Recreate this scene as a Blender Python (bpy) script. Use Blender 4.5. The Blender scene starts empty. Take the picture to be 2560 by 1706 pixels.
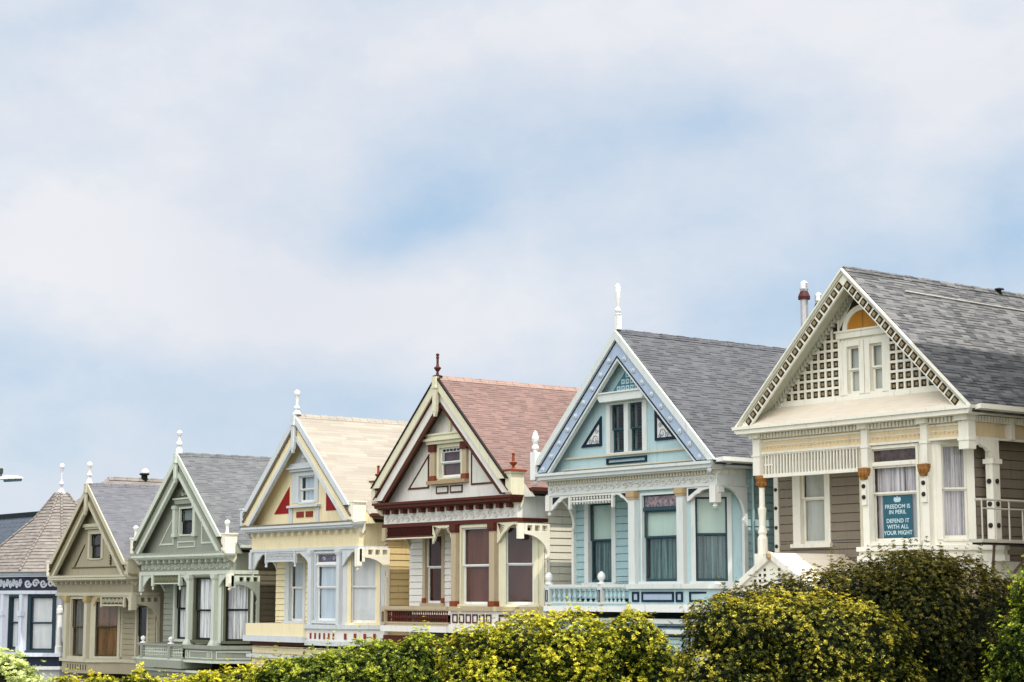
import bpy, math, random
import numpy as np
from mathutils import Vector, Matrix
R_ = math.radians
random.seed(7); rng = np.random.default_rng(7)
SC = bpy.context.scene; COL = SC.collection

# ------------------------------------------------------------------ camera
CZ = 10.0
cd = bpy.data.cameras.new('camera'); cam = bpy.data.objects.new('camera', cd); COL.objects.link(cam)
SC.camera = cam
cd.sensor_width = 36; cd.lens = 36*4700/2560.; cd.clip_end = 5000; cd.clip_start = .1
AZ = R_(38.2); PIT = R_(7.718)
fw = Vector((-math.cos(AZ)*math.cos(PIT), math.sin(AZ)*math.cos(PIT), math.sin(PIT)))
cam.location = (0, 0, CZ); cam.rotation_euler = fw.to_track_quat('-Z', 'Y').to_euler()

# ------------------------------------------------------------------ light
SUN = Vector((1.0, .16, 2.75)).normalized()
ELEV = math.asin(SUN.z)
sl = bpy.data.lights.new('sun', 'SUN'); sl.energy = 4.3; sl.angle = R_(.53); sl.color = (1, .95, .86)
so = bpy.data.objects.new('sun', sl); COL.objects.link(so)
so.rotation_euler = (-SUN).to_track_quat('-Z', 'Y').to_euler()
SC.view_settings.view_transform = 'Standard'; SC.view_settings.look = 'None'
SC.view_settings.exposure = 0.44; SC.view_settings.gamma = 1

# ------------------------------------------------------------------ node helper
class N:
    def __init__(s, nt): s.nt = nt; s.n = nt.nodes; s.l = nt.links
    def node(s, t, **kw):
        x = s.n.new(t)
        for k, v in kw.items(): setattr(x, k, v)
        return x
    def put(s, sock, v):
        if isinstance(v, bpy.types.NodeSocket): s.l.new(v, sock)
        elif v is not None:
            if isinstance(v, (tuple, list)) and len(v) == 3 and sock.type == 'RGBA': v = (*v, 1)
            sock.default_value = v
    def m(s, op, a, b=None, c=None, clamp=False):
        x = s.node('ShaderNodeMath', operation=op, use_clamp=clamp)
        s.put(x.inputs[0], a); s.put(x.inputs[1], b)
        if c is not None: s.put(x.inputs[2], c)
        return x.outputs[0]
    def vm(s, op, a, b=None):
        x = s.node('ShaderNodeVectorMath', operation=op)
        s.put(x.inputs[0], a); s.put(x.inputs[1], b)
        return x.outputs['Value'] if op in ('DOT_PRODUCT', 'LENGTH', 'DISTANCE') else x.outputs[0]
    def mix(s, f, a, b, typ='RGBA', blend='MIX'):
        x = s.node('ShaderNodeMix', data_type=typ)
        if typ == 'RGBA':
            x.blend_type = blend; s.put(x.inputs[0], f); s.put(x.inputs[6], a); s.put(x.inputs[7], b); return x.outputs[2]
        s.put(x.inputs[0], f); s.put(x.inputs[2], a); s.put(x.inputs[3], b); return x.outputs[0]
    def noise(s, vec, scale, detail=4, rough=.55, out=0):
        x = s.node('ShaderNodeTexNoise'); s.put(x.inputs['Vector'], vec)
        x.inputs['Scale'].default_value = scale; x.inputs['Detail'].default_value = detail; x.inputs['Roughness'].default_value = rough
        return x.outputs[out]
    def ramp(s, f, lo, hi):
        x = s.node('ShaderNodeMapRange', interpolation_type='SMOOTHSTEP'); s.put(x.inputs[0], f)
        x.inputs[1].default_value = lo; x.inputs[2].default_value = hi
        return x.outputs[0]

# ------------------------------------------------------------------ world: nishita blue seen through gaps in thin high cloud
W = bpy.data.worlds.new('World'); SC.world = W; W.use_nodes = True
w = N(W.node_tree); w.n.clear()
tc = w.node('ShaderNodeTexCoord'); vec = tc.outputs['Generated']
sky = w.node('ShaderNodeTexSky', sky_type='NISHITA', sun_disc=False, sun_elevation=ELEV, sun_rotation=math.atan2(SUN.x, SUN.y),
             air_density=1.0, dust_density=1.2, ozone_density=1.0, altitude=50)
STR = .0865
stretch = w.node('ShaderNodeMapping'); w.put(stretch.inputs[0], vec); stretch.inputs['Scale'].default_value = (1, 1, 1.6)
stretch.inputs['Rotation'].default_value = (0, R_(14), 0)
n1 = w.noise(stretch.outputs[0], 7.5, 9, .58); n2 = w.noise(stretch.outputs[0], 24, 8, .62)
fwv = np.array(fw); rt = np.array((math.sin(AZ), math.cos(AZ), 0)); up = np.cross(rt, fwv)
def sdir(px, py):
    v = fwv + (px-1280)/4700*rt - (py-853)/4700*up; return tuple(v/np.linalg.norm(v))
def blob(px, py, rx, ry, tilt=0):      # a gap in the cloud: an elliptical patch of directions
    c = np.array(sdir(px, py)); a = math.cos(tilt)*rt + math.sin(tilt)*up; b = -math.sin(tilt)*rt + math.cos(tilt)*up
    d = w.vm('SUBTRACT', vec, tuple(c))
    x = w.m('DIVIDE', w.vm('DOT_PRODUCT', d, tuple(a)), rx/4700); y = w.m('DIVIDE', w.vm('DOT_PRODUCT', d, tuple(b)), ry/4700)
    r2 = w.m('ADD', w.m('MULTIPLY', x, x), w.m('MULTIPLY', y, y))
    return w.m('EXPONENT', w.m('MULTIPLY', r2, -1.0))
GAPS = [(1010, 590, 190, 80, .35, .55), (1240, 420, 420, 170, .35, .38), (1780, 310, 220, 90, .1, .45), (2600, 560, 260, 170, .9, .6), (1750, 520, 420, 110, .3, .22),
        (500, 960, 900, 120, -.12, .42), (300, 1130, 800, 110, 0, .25), (1950, 800, 420, 150, .35, .5), (150, 60, 260, 60, .2, .2), (800, 130, 300, 90, .5, .2)]
CL = [(200, 620, 620, 240, -.1, .35), (1000, 760, 520, 130, .05, .38), (1500, 60, 900, 130, .1, .30), (2450, 150, 500, 180, 0, .30)]
g = None
for (x, y, rx, ry, t, a) in GAPS:
    b = w.m('MULTIPLY', blob(x, y, rx, ry, t), a); g = b if g is None else w.m('ADD', g, b)
for (x, y, rx, ry, t, a) in CL: g = w.m('SUBTRACT', g, w.m('MULTIPLY', blob(x, y, rx, ry, t), a))
f = w.m('ADD', g, w.m('MULTIPLY', w.m('SUBTRACT', n1, .5), 1.1)); f = w.m('ADD', f, w.m('MULTIPLY', w.m('SUBTRACT', n2, .5), .55))
f = w.m('ADD', f, .30, clamp=True)
back = w.m('POWER', w.m('MAXIMUM', w.vm('DOT_PRODUCT', vec, (.42, -.67, .61)), 0), 4)        # added bright lobe high behind the camera, fills the shaded facades
shade = w.noise(stretch.outputs[0], 3.1, 4, .5)
cloud = w.mix(w.ramp(shade, .3, .7), (6.5, 6.75, 7.35), (7.3, 7.4, 7.75))
cloud = w.vm('SCALE', cloud, None); cloud.node.inputs['Scale'].default_value = 1
sunw = w.m('POWER', w.m('MAXIMUM', w.vm('DOT_PRODUCT', vec, tuple(SUN)), 0), 3)          # thin cloud glows towards the sun
w.put(cloud.node.inputs['Scale'], w.m('ADD', w.m('ADD', 1.0, w.m('MULTIPLY', back, 4.6)), w.m('MULTIPLY', sunw, 1.2)))
cloud = w.mix(back, cloud, w.vm('MULTIPLY', cloud, (1.10, 1.0, .87)))
blue = w.mix(.8, sky.outputs[0], (4.1, 5.6, 7.3))
bg = w.node('ShaderNodeBackground'); bg.inputs[1].default_value = STR
w.put(bg.inputs[0], w.mix(f, cloud, blue))
wo = w.node('ShaderNodeOutputWorld'); w.l.new(bg.outputs[0], wo.inputs[0])

# ------------------------------------------------------------------ materials
MATS = {}
def base_mat(name):
    m = bpy.data.materials.new(name); m.use_nodes = True; n = N(m.node_tree); n.n.clear()
    o = n.node('ShaderNodeOutputMaterial'); b = n.node('ShaderNodeBsdfPrincipled'); n.l.new(b.outputs[0], o.inputs[0])
    return m, n, b, o
def deep(c): return tuple(x*(min(x, .8)/.8)**.33 for x in c)      # contrast curve put into base colours: deeper mid tones, whites kept
def paint(name, col, rough=.6, var=.18, dirt=.24):
    if name in MATS: return MATS[name]
    col = deep(col)
    m, n, b, o = base_mat(name); t = n.node('ShaderNodeTexCoord').outputs['Object']
    a = n.noise(t, 2.3, 5, .6); st = n.node('ShaderNodeMapping'); n.put(st.inputs[0], t); st.inputs['Scale'].default_value = (9, 9, .9)
    c = n.ramp(n.noise(st.outputs[0], 1.4, 4, .6), .52, .78); fine = n.noise(t, 45, 2, .5)
    k = n.m('ADD', 1-var/2, n.m('MULTIPLY', a, var)); k = n.m('SUBTRACT', k, n.m('MULTIPLY', c, dirt)); k = n.m('ADD', k, n.m('MULTIPLY', n.m('SUBTRACT', fine, .5), .06))
    col2 = n.vm('SCALE', tuple(col), None); n.put(col2.node.inputs['Scale'], k)
    n.put(b.inputs['Base Color'], col2); b.inputs['Roughness'].default_value = rough; b.inputs['Specular IOR Level'].default_value = .22
    bp = n.node('ShaderNodeBump'); bp.inputs['Strength'].default_value = .12; bp.inputs['Distance'].default_value = .01
    n.put(bp.inputs['Height'], n.noise(t, 30, 3)); n.l.new(bp.outputs[0], b.inputs['Normal'])
    MATS[name] = m; return m
def shingle(name, col, col2, dark=.45, u='Y', tab=.24, row=.095, dens=.5, vs=1.42, light=None):
    if name in MATS: return MATS[name]
    col = tuple(c*.86 for c in col); col2 = tuple(c*.86 for c in col2)
    m, n, b, o = base_mat(name); s = n.node('ShaderNodeSeparateXYZ'); n.put(s.inputs[0], n.node('ShaderNodeTexCoord').outputs['Object'])
    if u == 'XY': uu = n.m('ADD', s.outputs[0], s.outputs[1])
    else: uu = s.outputs[u]
    vv = n.m('MULTIPLY', s.outputs['Z'], vs); r = n.m('DIVIDE', vv, row); ri = n.m('FLOOR', r); rf = n.m('FRACT', r)
    off = n.node('ShaderNodeTexWhiteNoise', noise_dimensions='1D'); n.put(off.inputs['W'], ri)
    x = n.m('ADD', n.m('DIVIDE', uu, tab), n.m('MULTIPLY', off.outputs['Value'], 7)); xi = n.m('FLOOR', x); xf = n.m('FRACT', x)
    cb = n.node('ShaderNodeCombineXYZ'); n.put(cb.inputs[0], xi); n.put(cb.inputs[1], ri)
    wn = n.node('ShaderNodeTexWhiteNoise', noise_dimensions='2D'); n.put(wn.inputs[0], cb.outputs[0])
    big = n.noise(n.node('ShaderNodeTexCoord').outputs['Object'], .5, 4, .6)
    c = n.mix(wn.outputs['Value'], col, col2)
    k = n.m('ADD', .82, n.m('MULTIPLY', big, .36)); sc = n.vm('SCALE', c, None); n.put(sc.node.inputs['Scale'], k)
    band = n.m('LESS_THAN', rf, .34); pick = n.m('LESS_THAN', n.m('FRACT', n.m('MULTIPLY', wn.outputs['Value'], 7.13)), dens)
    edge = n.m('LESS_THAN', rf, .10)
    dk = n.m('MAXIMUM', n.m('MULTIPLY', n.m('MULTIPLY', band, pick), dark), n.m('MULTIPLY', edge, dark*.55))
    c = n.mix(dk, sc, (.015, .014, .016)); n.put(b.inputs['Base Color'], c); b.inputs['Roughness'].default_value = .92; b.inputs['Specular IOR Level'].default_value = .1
    h = n.m('ADD', n.m('SUBTRACT', 1, rf), n.m('MULTIPLY', wn.outputs['Value'], .5))
    bp = n.node('ShaderNodeBump'); bp.inputs['Strength'].default_value = .55; bp.inputs['Distance'].default_value = .02
    n.put(bp.inputs['Height'], h); n.l.new(bp.outputs[0], b.inputs['Normal']); MATS[name] = m; return m
def fabric(name, c1, c2, scale=9, top=None):
    if name in MATS: return MATS[name]
    c1 = deep(c1); c2 = deep(c2)
    m, n, b, o = base_mat(name); t = n.node('ShaderNodeTexCoord').outputs['Object']
    mp = n.node('ShaderNodeMapping'); n.put(mp.inputs[0], t); mp.inputs['Scale'].default_value = (scale, scale, .35)
    a = n.ramp(n.noise(mp.outputs[0], 1.3, 4, .65), .35, .65); c = n.noise(t, 4, 5, .7)
    n.put(b.inputs['Base Color'], n.mix(n.m('MULTIPLY', a, n.m('ADD', .5, c), clamp=True), c1, c2)); b.inputs['Roughness'].default_value = .9; b.inputs['Specular IOR Level'].default_value = .08
    MATS[name] = m; return m
def glass(name, tint=(1, 1, 1)):
    if name in MATS: return MATS[name]
    m, n, b, o = base_mat(name); n.n.remove(b)
    t = n.node('ShaderNodeBsdfTransparent'); t.inputs[0].default_value = (*tint, 1); g = n.node('ShaderNodeBsdfGlossy'); g.inputs['Roughness'].default_value = .03
    bp = n.node('ShaderNodeBump'); bp.inputs['Strength'].default_value = .06; bp.inputs['Distance'].default_value = .02
    n.put(bp.inputs['Height'], n.noise(n.node('ShaderNodeTexCoord').outputs['Object'], 2.2, 2)); n.l.new(bp.outputs[0], g.inputs['Normal'])
    ge = n.node('ShaderNodeNewGeometry'); c = n.m('ABSOLUTE', n.vm('DOT_PRODUCT', ge.outputs['Incoming'], ge.outputs['Normal'])); fz = n.m('ADD', .05, n.m('MULTIPLY', n.m('POWER', n.m('SUBTRACT', 1, c), 5), .95))
    x = n.node('ShaderNodeMixShader'); n.put(x.inputs[0], n.m('MULTIPLY', fz, 1.0, clamp=True)); n.l.new(t.outputs[0], x.inputs[1]); n.l.new(g.outputs[0], x.inputs[2])
    n.l.new(x.outputs[0], o.inputs[0]); MATS[name] = m; return m
def stained(name, c1, c2, scale=14):
    if name in MATS: return MATS[name]
    m, n, b, o = base_mat(name); t = n.node('ShaderNodeTexCoord').outputs['Object']
    v = n.node('ShaderNodeTexVoronoi'); n.put(v.inputs['Vector'], t); v.inputs['Scale'].default_value = scale
    hs = n.node('ShaderNodeHueSaturation'); n.put(hs.inputs['Color'], n.mix(v.outputs['Distance'], c1, c2)); n.put(hs.inputs['Hue'], n.m('ADD', .42, n.m('MULTIPLY', n.noise(t, 9), .16)))
    n.put(b.inputs['Base Color'], hs.outputs[0]); b.inputs['Roughness'].default_value = .12; MATS[name] = m; return m
def metal(name, col, rough=.4, met=.8):
    if name in MATS: return MATS[name]
    m, n, b, o = base_mat(name); t = n.node('ShaderNodeTexCoord').outputs['Object']
    n.put(b.inputs['Base Color'], n.mix(n.noise(t, 12), tuple(c*.7 for c in col), col)); b.inputs['Roughness'].default_value = rough; b.inputs['Metallic'].default_value = met
    MATS[name] = m; return m
GLASS = glass('window_glass')

# ------------------------------------------------------------------ mesh collector
SQ = math.sqrt(.5)
def TF(y): return lambda a, b, z: (a, y+b, z)                               # a wall facing the street
def TC(u0, y0): return lambda a, b, z: (u0+(a-b)*SQ, y0+(a+b)*SQ, z)         # a canted wall facing street and right
def TR(x): return lambda a, b, z: (x-b, a, z)                               # a wall facing right
def TL(x): return lambda a, b, z: (x+b, a, z)                               # a wall facing left
ID = TF(0)
def link(name, me, mat, parent, loc=(0, 0, 0)):
    o = bpy.data.objects.new(name, me); COL.objects.link(o); o.parent = parent; o.location = loc
    if mat: me.materials.append(mat)
    return o
def tag(o, label=None, cat=None, group=None, kind=None):
    if label: o['label'] = label
    if cat: o['category'] = cat
    if group: o['group'] = group
    if kind: o['kind'] = kind
    return o
def empty(name, loc): o = bpy.data.objects.new(name, None); COL.objects.link(o); o.location = loc; return o
class MB:
    def __init__(s, T=ID, dz=0.): s.v = []; s.f = []; s.T = T; s.dz = dz; s.smooth = False
    def V(s, p): x = s.T(*p); s.v.append((x[0], x[1], x[2]+s.dz)); return len(s.v)-1
    def poly(s, pts): s.f.append([s.V(p) for p in pts]); return s
    def box(s, a0, a1, b0, b1, z0, z1):
        i = [s.V((a, b, z)) for z in (z0, z1) for b in (b0, b1) for a in (a0, a1)]
        for q in ((0, 2, 3, 1), (4, 5, 7, 6), (0, 1, 5, 4), (2, 6, 7, 3), (0, 4, 6, 2), (1, 3, 7, 5)): s.f.append([i[k] for k in q])
        return s
    def prism(s, pts, b0, b1):                 # polygon in (a,z), extruded through b
        n = len(pts); i = [s.V((a, b0, z)) for a, z in pts]; j = [s.V((a, b1, z)) for a, z in pts]
        s.f.append(i[::-1]); s.f.append(j)
        for k in range(n): s.f.append([i[k], i[(k+1) % n], j[(k+1) % n], j[k]])
        return s
    def foot(s, pts, z0, z1):                  # footprint (a,b), extruded through z
        n = len(pts); i = [s.V((a, b, z0)) for a, b in pts]; j = [s.V((a, b, z1)) for a, b in pts]
        s.f.append(i[::-1]); s.f.append(j)
        for k in range(n): s.f.append([i[k], i[(k+1) % n], j[(k+1) % n], j[k]])
        return s
    def strip(s, top, bot, b0, b1):            # strip between two (a,z) polylines, thick from b0 to b1
        for k in range(len(top)-1): s.prism([top[k], top[k+1], bot[k+1], bot[k]], b0, b1)
        return s
    def lathe(s, ca, cb, prof, n=10, sq=False):
        rings = []
        for r, z in prof:
            if sq: rings.append([s.V((ca+dx*r, cb+dy*r, z)) for dx, dy in ((-1, -1), (1, -1), (1, 1), (-1, 1))])
            else: rings.append([s.V((ca+r*math.cos(2*math.pi*k/n), cb+r*math.sin(2*math.pi*k/n), z)) for k in range(n)])
        m = len(rings[0])
        for q in range(len(rings)-1):
            for k in range(m): s.f.append([rings[q][k], rings[q][(k+1) % m], rings[q+1][(k+1) % m], rings[q+1][k]])
        s.f.append(rings[0][::-1]); s.f.append(rings[-1]); return s
    def tube(s, p, q, r, n=6):
        p = Vector(p); q = Vector(q); d = (q-p).normalized(); e = d.orthogonal().normalized(); g = d.cross(e)
        A = [s.V(tuple(p+e*r*math.cos(2*math.pi*k/n)+g*r*math.sin(2*math.pi*k/n))) for k in range(n)]
        B = [s.V(tuple(q+e*r*math.cos(2*math.pi*k/n)+g*r*math.sin(2*math.pi*k/n))) for k in range(n)]
        for k in range(n): s.f.append([A[k], A[(k+1) % n], B[(k+1) % n], B[k]])
        s.f.append(A[::-1]); s.f.append(B); return s
    def ribbon(s, pts, wd, b0, b1):            # a polyline in (a,z) drawn with width wd
        for k in range(len(pts)-1):
            (x0, z0), (x1, z1) = pts[k], pts[k+1]; L = math.hypot(x1-x0, z1-z0) or 1e-6; nx, nz = -(z1-z0)/L*wd/2, (x1-x0)/L*wd/2
            s.prism([(x0+nx, z0+nz), (x1+nx, z1+nz), (x1-nx, z1-nz), (x0-nx, z0-nz)], b0, b1+k*.0004)
        return s
    def build(s, name, mat, parent=None, label=None, smooth=False):
        me = bpy.data.meshes.new(name); me.from_pydata(s.v, [], s.f); me.validate(); me.update()
        import bmesh
        bm = bmesh.new(); bm.from_mesh(me); bmesh.ops.recalc_face_normals(bm, faces=bm.faces); bm.to_mesh(me); bm.free()
        if smooth:
            for p in me.polygons: p.use_smooth = True
        o = link(name, me, mat, parent)
        if label: o['label'] = label
        return o

def fill(mb, z0, z1, span, holes, rows=None, prof=None):
    """wall rows between z0 and z1; span(z)->(left,right); holes (a0,a1,z0,z1); prof(z)->outward bulge (lap siding)"""
    cuts = {z0, z1}
    if rows:
        k = math.ceil(z0/rows)
        while k*rows < z1: cuts.add(k*rows); k += 1
    for h in holes: cuts.update(x for x in (h[2], h[3]) if z0 < x < z1)
    cuts = sorted(cuts)
    for a, b in zip(cuts, cuts[1:]):
        if b-a < 1e-4: continue
        L0, R0 = span(a); L1, R1 = span(b); mid = (a+b)/2
        hs = sorted(h for h in holes if h[2] < mid < h[3]); cur0, cur1 = L0, L1
        segs = []
        for h in hs: segs.append((cur0, cur1, h[0], h[0])); cur0 = cur1 = h[1]
        segs.append((cur0, cur1, R0, R1))
        p0 = prof(a, 0) if prof else 0; p1 = prof(b, 1) if prof else 0
        for (l0, l1, r0, r1) in segs:
            if r0-l0 < 1e-4 and r1-l1 < 1e-4: continue
            l0 = min(l0, r0); l1 = min(l1, r1)
            g = .017 if prof and b-a > .05 else 0          # open shadow gap under each lap
            mb.poly([(l0, -p0, a+g), (r0, -p0, a+g), (r1, -p1, b), (l1, -p1, b)])
            if prof: mb.poly([(l0, -p0, a+g), (r0, -p0, a+g), (r0, .03, a+g), (l0, .03, a+g)]); mb.poly([(l1, -p1, b), (r1, -p1, b), (r1, .03, b), (l1, .03, b)])
            # back face keeps the wall light-tight
            mb.poly([(l0, .05, a), (r0, .05, a), (r1, .05, b), (l1, .05, b)])
def lap(row=.195, out=.012):
    def p(z, top):
        fr = z/row-math.floor(z/row+1e-6)
        if top and fr < 1e-3: fr = 1
        return .004+out*(1-fr)
    return p
def arc(cx, cz, rx, rz, t0, t1, n=9):
    return [(cx+rx*math.cos(t0+(t1-t0)*k/n), cz+rz*math.sin(t0+(t1-t0)*k/n)) for k in range(n+1)]

# ------------------------------------------------------------------ house kit.  Local frame: u along the street, y into the lot, z from the crown moulding
HG = 8.2                       # crown moulding height above the ground at the house
class House:
    def __init__(s, X0, Zc, name, label, cat='house', group='victorian houses in the row'):
        s.X0 = X0; s.Zc = Zc+CZ; s.o = empty(name, (X0, 31.6, s.Zc-HG)); tag(s.o, label, cat, group)
    def mb(s, T=ID): return MB(T, HG)
    def put(s, mb, name, mat, parent=None, label=None, smooth=False): return mb.build(name, mat, parent or s.o, label, smooth)

def window(H, T, a0, a1, z0, z1, trim, sashm, mz=None, casing=.1, curtains=None, sill=True, label=None, transom=None, tmat=None, name='window', head=0, glassm=None, proud=.035, cl=None, cr=None):
    cl = casing if cl is None else cl; cr = casing if cr is None else cr; glassm = glassm or GLASS
    m = H.mb(T); m.box(a0-cl, a0, -proud, .14, z0-.02, z1+casing); m.box(a1, a1+cr, -proud, .14, z0-.02, z1+casing)
    m.box(a0, a1, -proud-.003, .14, z1, z1+casing)
    if sill: m.box(a0-cl-.04, a1+cr+.04, -.10, .14, z0-.09, z0)
    else: m.box(a0, a1, -proud, .14, z0-.05, z0)
    if head: m.box(a0-cl-.06, a1+cr+.06, -.12, .02, z1+casing, z1+casing+head)
    wo = H.put(m, name, trim, label=label)
    mz = mz if mz is not None else (z0+z1)/2; zt = transom if transom else z1; s = .045
    m = H.mb(T)
    if transom: m.box(a0, a1, .0, .12, zt-.035, zt+.035)
    zt2 = zt-.035 if transom else zt
    m.box(a0, a0+s, .05, .09, mz, zt2); m.box(a1-s, a1, .05, .09, mz, zt2); m.box(a0+s, a1-s, .05, .09, zt2-s, zt2); m.box(a0+s, a1-s, .045, .09, mz-.005, mz+.035)
    m.box(a0, a0+s, .095, .13, z0, mz); m.box(a1-s, a1, .095, .13, z0, mz); m.box(a0+s, a1-s, .095, .13, z0, z0+.07); m.box(a0+s, a1-s, .09, .13, mz-.035, mz-.006)
    H.put(m, 'sash', sashm, wo)
    m = H.mb(T); m.poly([(a0+s, .07, mz+.03), (a1-s, .07, mz+.03), (a1-s, .07, zt2-s), (a0+s, .07, zt2-s)]); m.poly([(a0+s, .112, z0+.07), (a1-s, .112, z0+.07), (a1-s, .112, mz-.03), (a0+s, .112, mz-.03)])
    H.put(m, 'pane', glassm, wo)
    if transom:
        m = H.mb(T); m.box(a0+.03, a1-.03, .06, .075, zt+.06, z1-.03); H.put(m, 'stained_glass', tmat, wo)
        m = H.mb(T); m.box(a0, a0+.03, .04, .09, zt+.035, z1); m.box(a1-.03, a1, .04, .09, zt+.035, z1); m.box(a0+.03, a1-.03, .04, .09, zt+.035, zt+.06); m.box(a0+.03, a1-.03, .04, .09, z1-.03, z1); H.put(m, 'transom_frame', sashm, wo)
    for (nm, cz0, cz1, ca0, ca1, cm) in (curtains or []):
        m = H.mb(T); x0 = a0+(a1-a0)*ca0; x1 = a0+(a1-a0)*ca1
        if nm == 'blind': m.box(x0, x1, .16, .165, cz0, cz1)
        else:
            k = max(8, int((x1-x0)/.02)); P = [(x0+(x1-x0)*q/k, .19+.018*math.sin(q*1.15+x0*9)+.006*math.sin(q*2.9)) for q in range(k+1)]
            for q in range(k): m.poly([(P[q][0], P[q][1], cz0), (P[q+1][0], P[q+1][1], cz0), (P[q+1][0], P[q+1][1], cz1), (P[q][0], P[q][1], cz1)])
        H.put(m, nm, cm, wo)
    return wo
def hole(a0, a1, z0, z1): return (a0, a1, z0, z1)

def rake_band(H, name, mat, cx, za, s, v0, v1, zcutL, zcutR, y0, y1, label=None, parts=True):
    out = []
    for sg, zc in ((-1, zcutL), (1, zcutR)):
        m = H.mb(TF(0)); 
        P = [(cx, za-v0), (cx, za-v1), (cx+sg*(za-v1-zc)/s, zc), (cx+sg*(za-v0-zc)/s, zc)]
        m.prism(P, y0, y1); out.append(H.put(m, name, mat, label=label))
    return out
def finial(H, name, mat, u, y, z, prof, label=None, sq=None):
    m = H.mb()
    if sq: m.box(u-sq[0], u+sq[0], y-sq[0], y+sq[0], z, z+sq[1]); z += sq[1]
    m.lathe(u, y, [(r, z+h) for r, h in prof], 12); return H.put(m, name, mat, label=label, smooth=False)
BALLFIN = [(.05, 0), (.10, .05), (.11, .12), (.05, .2), (.035, .26), (.05, .42), (.09, .47), (.11, .55), (.09, .63), (.01, .67)]
def scrolls(m, a0, a1, z0, z1, n, b0, b1, wd=.03):
    st = (a1-a0)/n; h = (z1-z0)
    for k in range(n):
        c = a0+st*(k+.5); cz = (z0+z1)/2; sg = 1 if k % 2 else -1
        pts = [(c+(.44*st)*(1-t/16)*math.cos(sg*t*.62), cz+sg*(h*.40)*(1-t/16)*math.sin(t*.62)) for t in range(15)]
        m.ribbon(pts, wd, b0, b1)
def spandrel(m, a, z, wdt, hgt, sg, b0, b1, thick=.05):
    """sawn bracket: solid between the corner (a,z) and a concave curve; sg=+1 grows to larger a"""
    n = 8; top = []; bot = []
    for k in range(n+1):
        t = k/n; x = a+sg*wdt*t; zz = z-hgt*(1-t)**1.7-.035*math.sin(t*math.pi*3)**2
        top.append((x, z)); bot.append((x, zz-.02))
    m.strip(top, bot, b0, b1)
    e = a+sg*wdt*.97
    m.lathe(e, (b0+b1)/2, [(.03, z-.02), (.045, z-.07), (.02, z-.1)], 6)
def side_arch(H, x, mat, z0=-.78, squares=True, zspring=-1.65, zbot=-3.03, y0=.15, y1=1.25, sg=1, b=(-.05, .04), hb=.22):
    T = TR(x) if sg > 0 else TL(x)
    m = H.mb(T); b0, b1 = b
    if squares:
        L = y1-y0; sw = L*.16; g0 = y0+L*.28; gp = L*.24
        m.box(y0, y1, b0, b1, z0-.05, z0); m.box(y0, y1, b0, b1, z0-.05-hb, z0-.05-.15)
        xs = [y0]+[v for k in range(3) for v in (g0+gp*k, g0+gp*k+sw)]+[y1]
        for k in range(0, 8, 2): m.box(xs[k], xs[k+1], b0, b1, z0-.2, z0-.05)
        z0 = z0-.05-hb+.002
    A = arc(y0+.18, zspring, y1-y0-.26, z0-.02-zspring, math.pi/2, 0, 10)
    top = [(p[0], z0) for p in A]; m.strip(top, A, b0, b1)
    m.box(A[-1][0], y1, b0, b1, zspring-.12, z0); m.prism([(A[-1][0]-.06, zspring-.06), (A[-1][0], zspring+.05), (A[-1][0], zspring-.2)], b0, b1)
    m.box(y1-.12, y1, b0, b1, zbot, zspring-.12)
    m.box(y0, y0+.19, b0, b1, z0-.15, z0)
    return H.put(m, 'side_arch', mat)
def baluster(H, parent, mat, u, y, z0, z1, r=.035):
    h = z1-z0; m = H.mb(); m.lathe(u, y, [(r*.9, z0), (r*.9, z0+.1*h), (r*.45, z0+.16*h), (r*1.1, z0+.4*h), (r*.5, z0+.66*h), (r*.55, z0+.8*h), (r, z0+.88*h), (r, z1)], 6)
    return H.put(m, 'baluster', mat, parent)

def roofs(H, mat, cx, za, s, uL, uR, depth, trim, gut=True, y0=-.12, ridge=None, thick=.1, yeave=.385, gx=.14, cut=None):
    zf = lambda u: za-s*abs(u-cx)
    for sg, ue in ((-1, uL), (1, uR)):
        m = H.mb(TF(0)); zi = zf(ue)
        # front rake strip stops short at the piers; the main slope runs back to the eave
        if cut:
            uc_ = cut[0] if sg < 0 else cut[1]; zc_ = zf(uc_)
            m.prism([(cx, za), (cx, za-thick*1.4), (uc_, zc_-thick*1.4), (uc_, zc_)], y0, .3725); m.prism([(cx, za), (cx, za-thick*1.4), (ue, zi-thick*1.4), (ue, zi)], .373, depth)
        else: m.prism([(cx, za), (cx, za-thick*1.4), (ue, zi-thick*1.4), (ue, zi)], y0, depth)
        o = H.put(m, 'roof', mat)
        if sg > 0: RO = o
    m = H.mb(); 
    for k in range(int(depth/.3)):
        y = y0+.02+k*.3; m.prism([(cx-.12, za-.10), (cx, za+.035+.012*(k % 2)), (cx+.12, za-.10)], y, y+.29)
    H.put(m, 'ridge_cap', ridge or mat)
    H.put(H.mb().prism([(uL+.1, 0), (uR-.1, 0), (uR-.1, zf(uR-.1)-.1), (cx, za-.1), (uL+.1, zf(uL+.1)-.1)], depth-.08, depth-.02), 'back_gable', M_dark)
    if gut:
        zi = zf(uR); m = H.mb(); m.prism([(uR+.005, zi-.09), (uR+gx, zi-.07), (uR+gx, zi+.03), (uR+.005, zi+.0)], yeave, depth); H.put(m, 'gutter', trim)
        zi = zf(uL); m = H.mb(); m.box(uL-.1, uL-.005, yeave, depth, zi-.13, zi+.0); H.put(m, 'gutter', trim)

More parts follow.
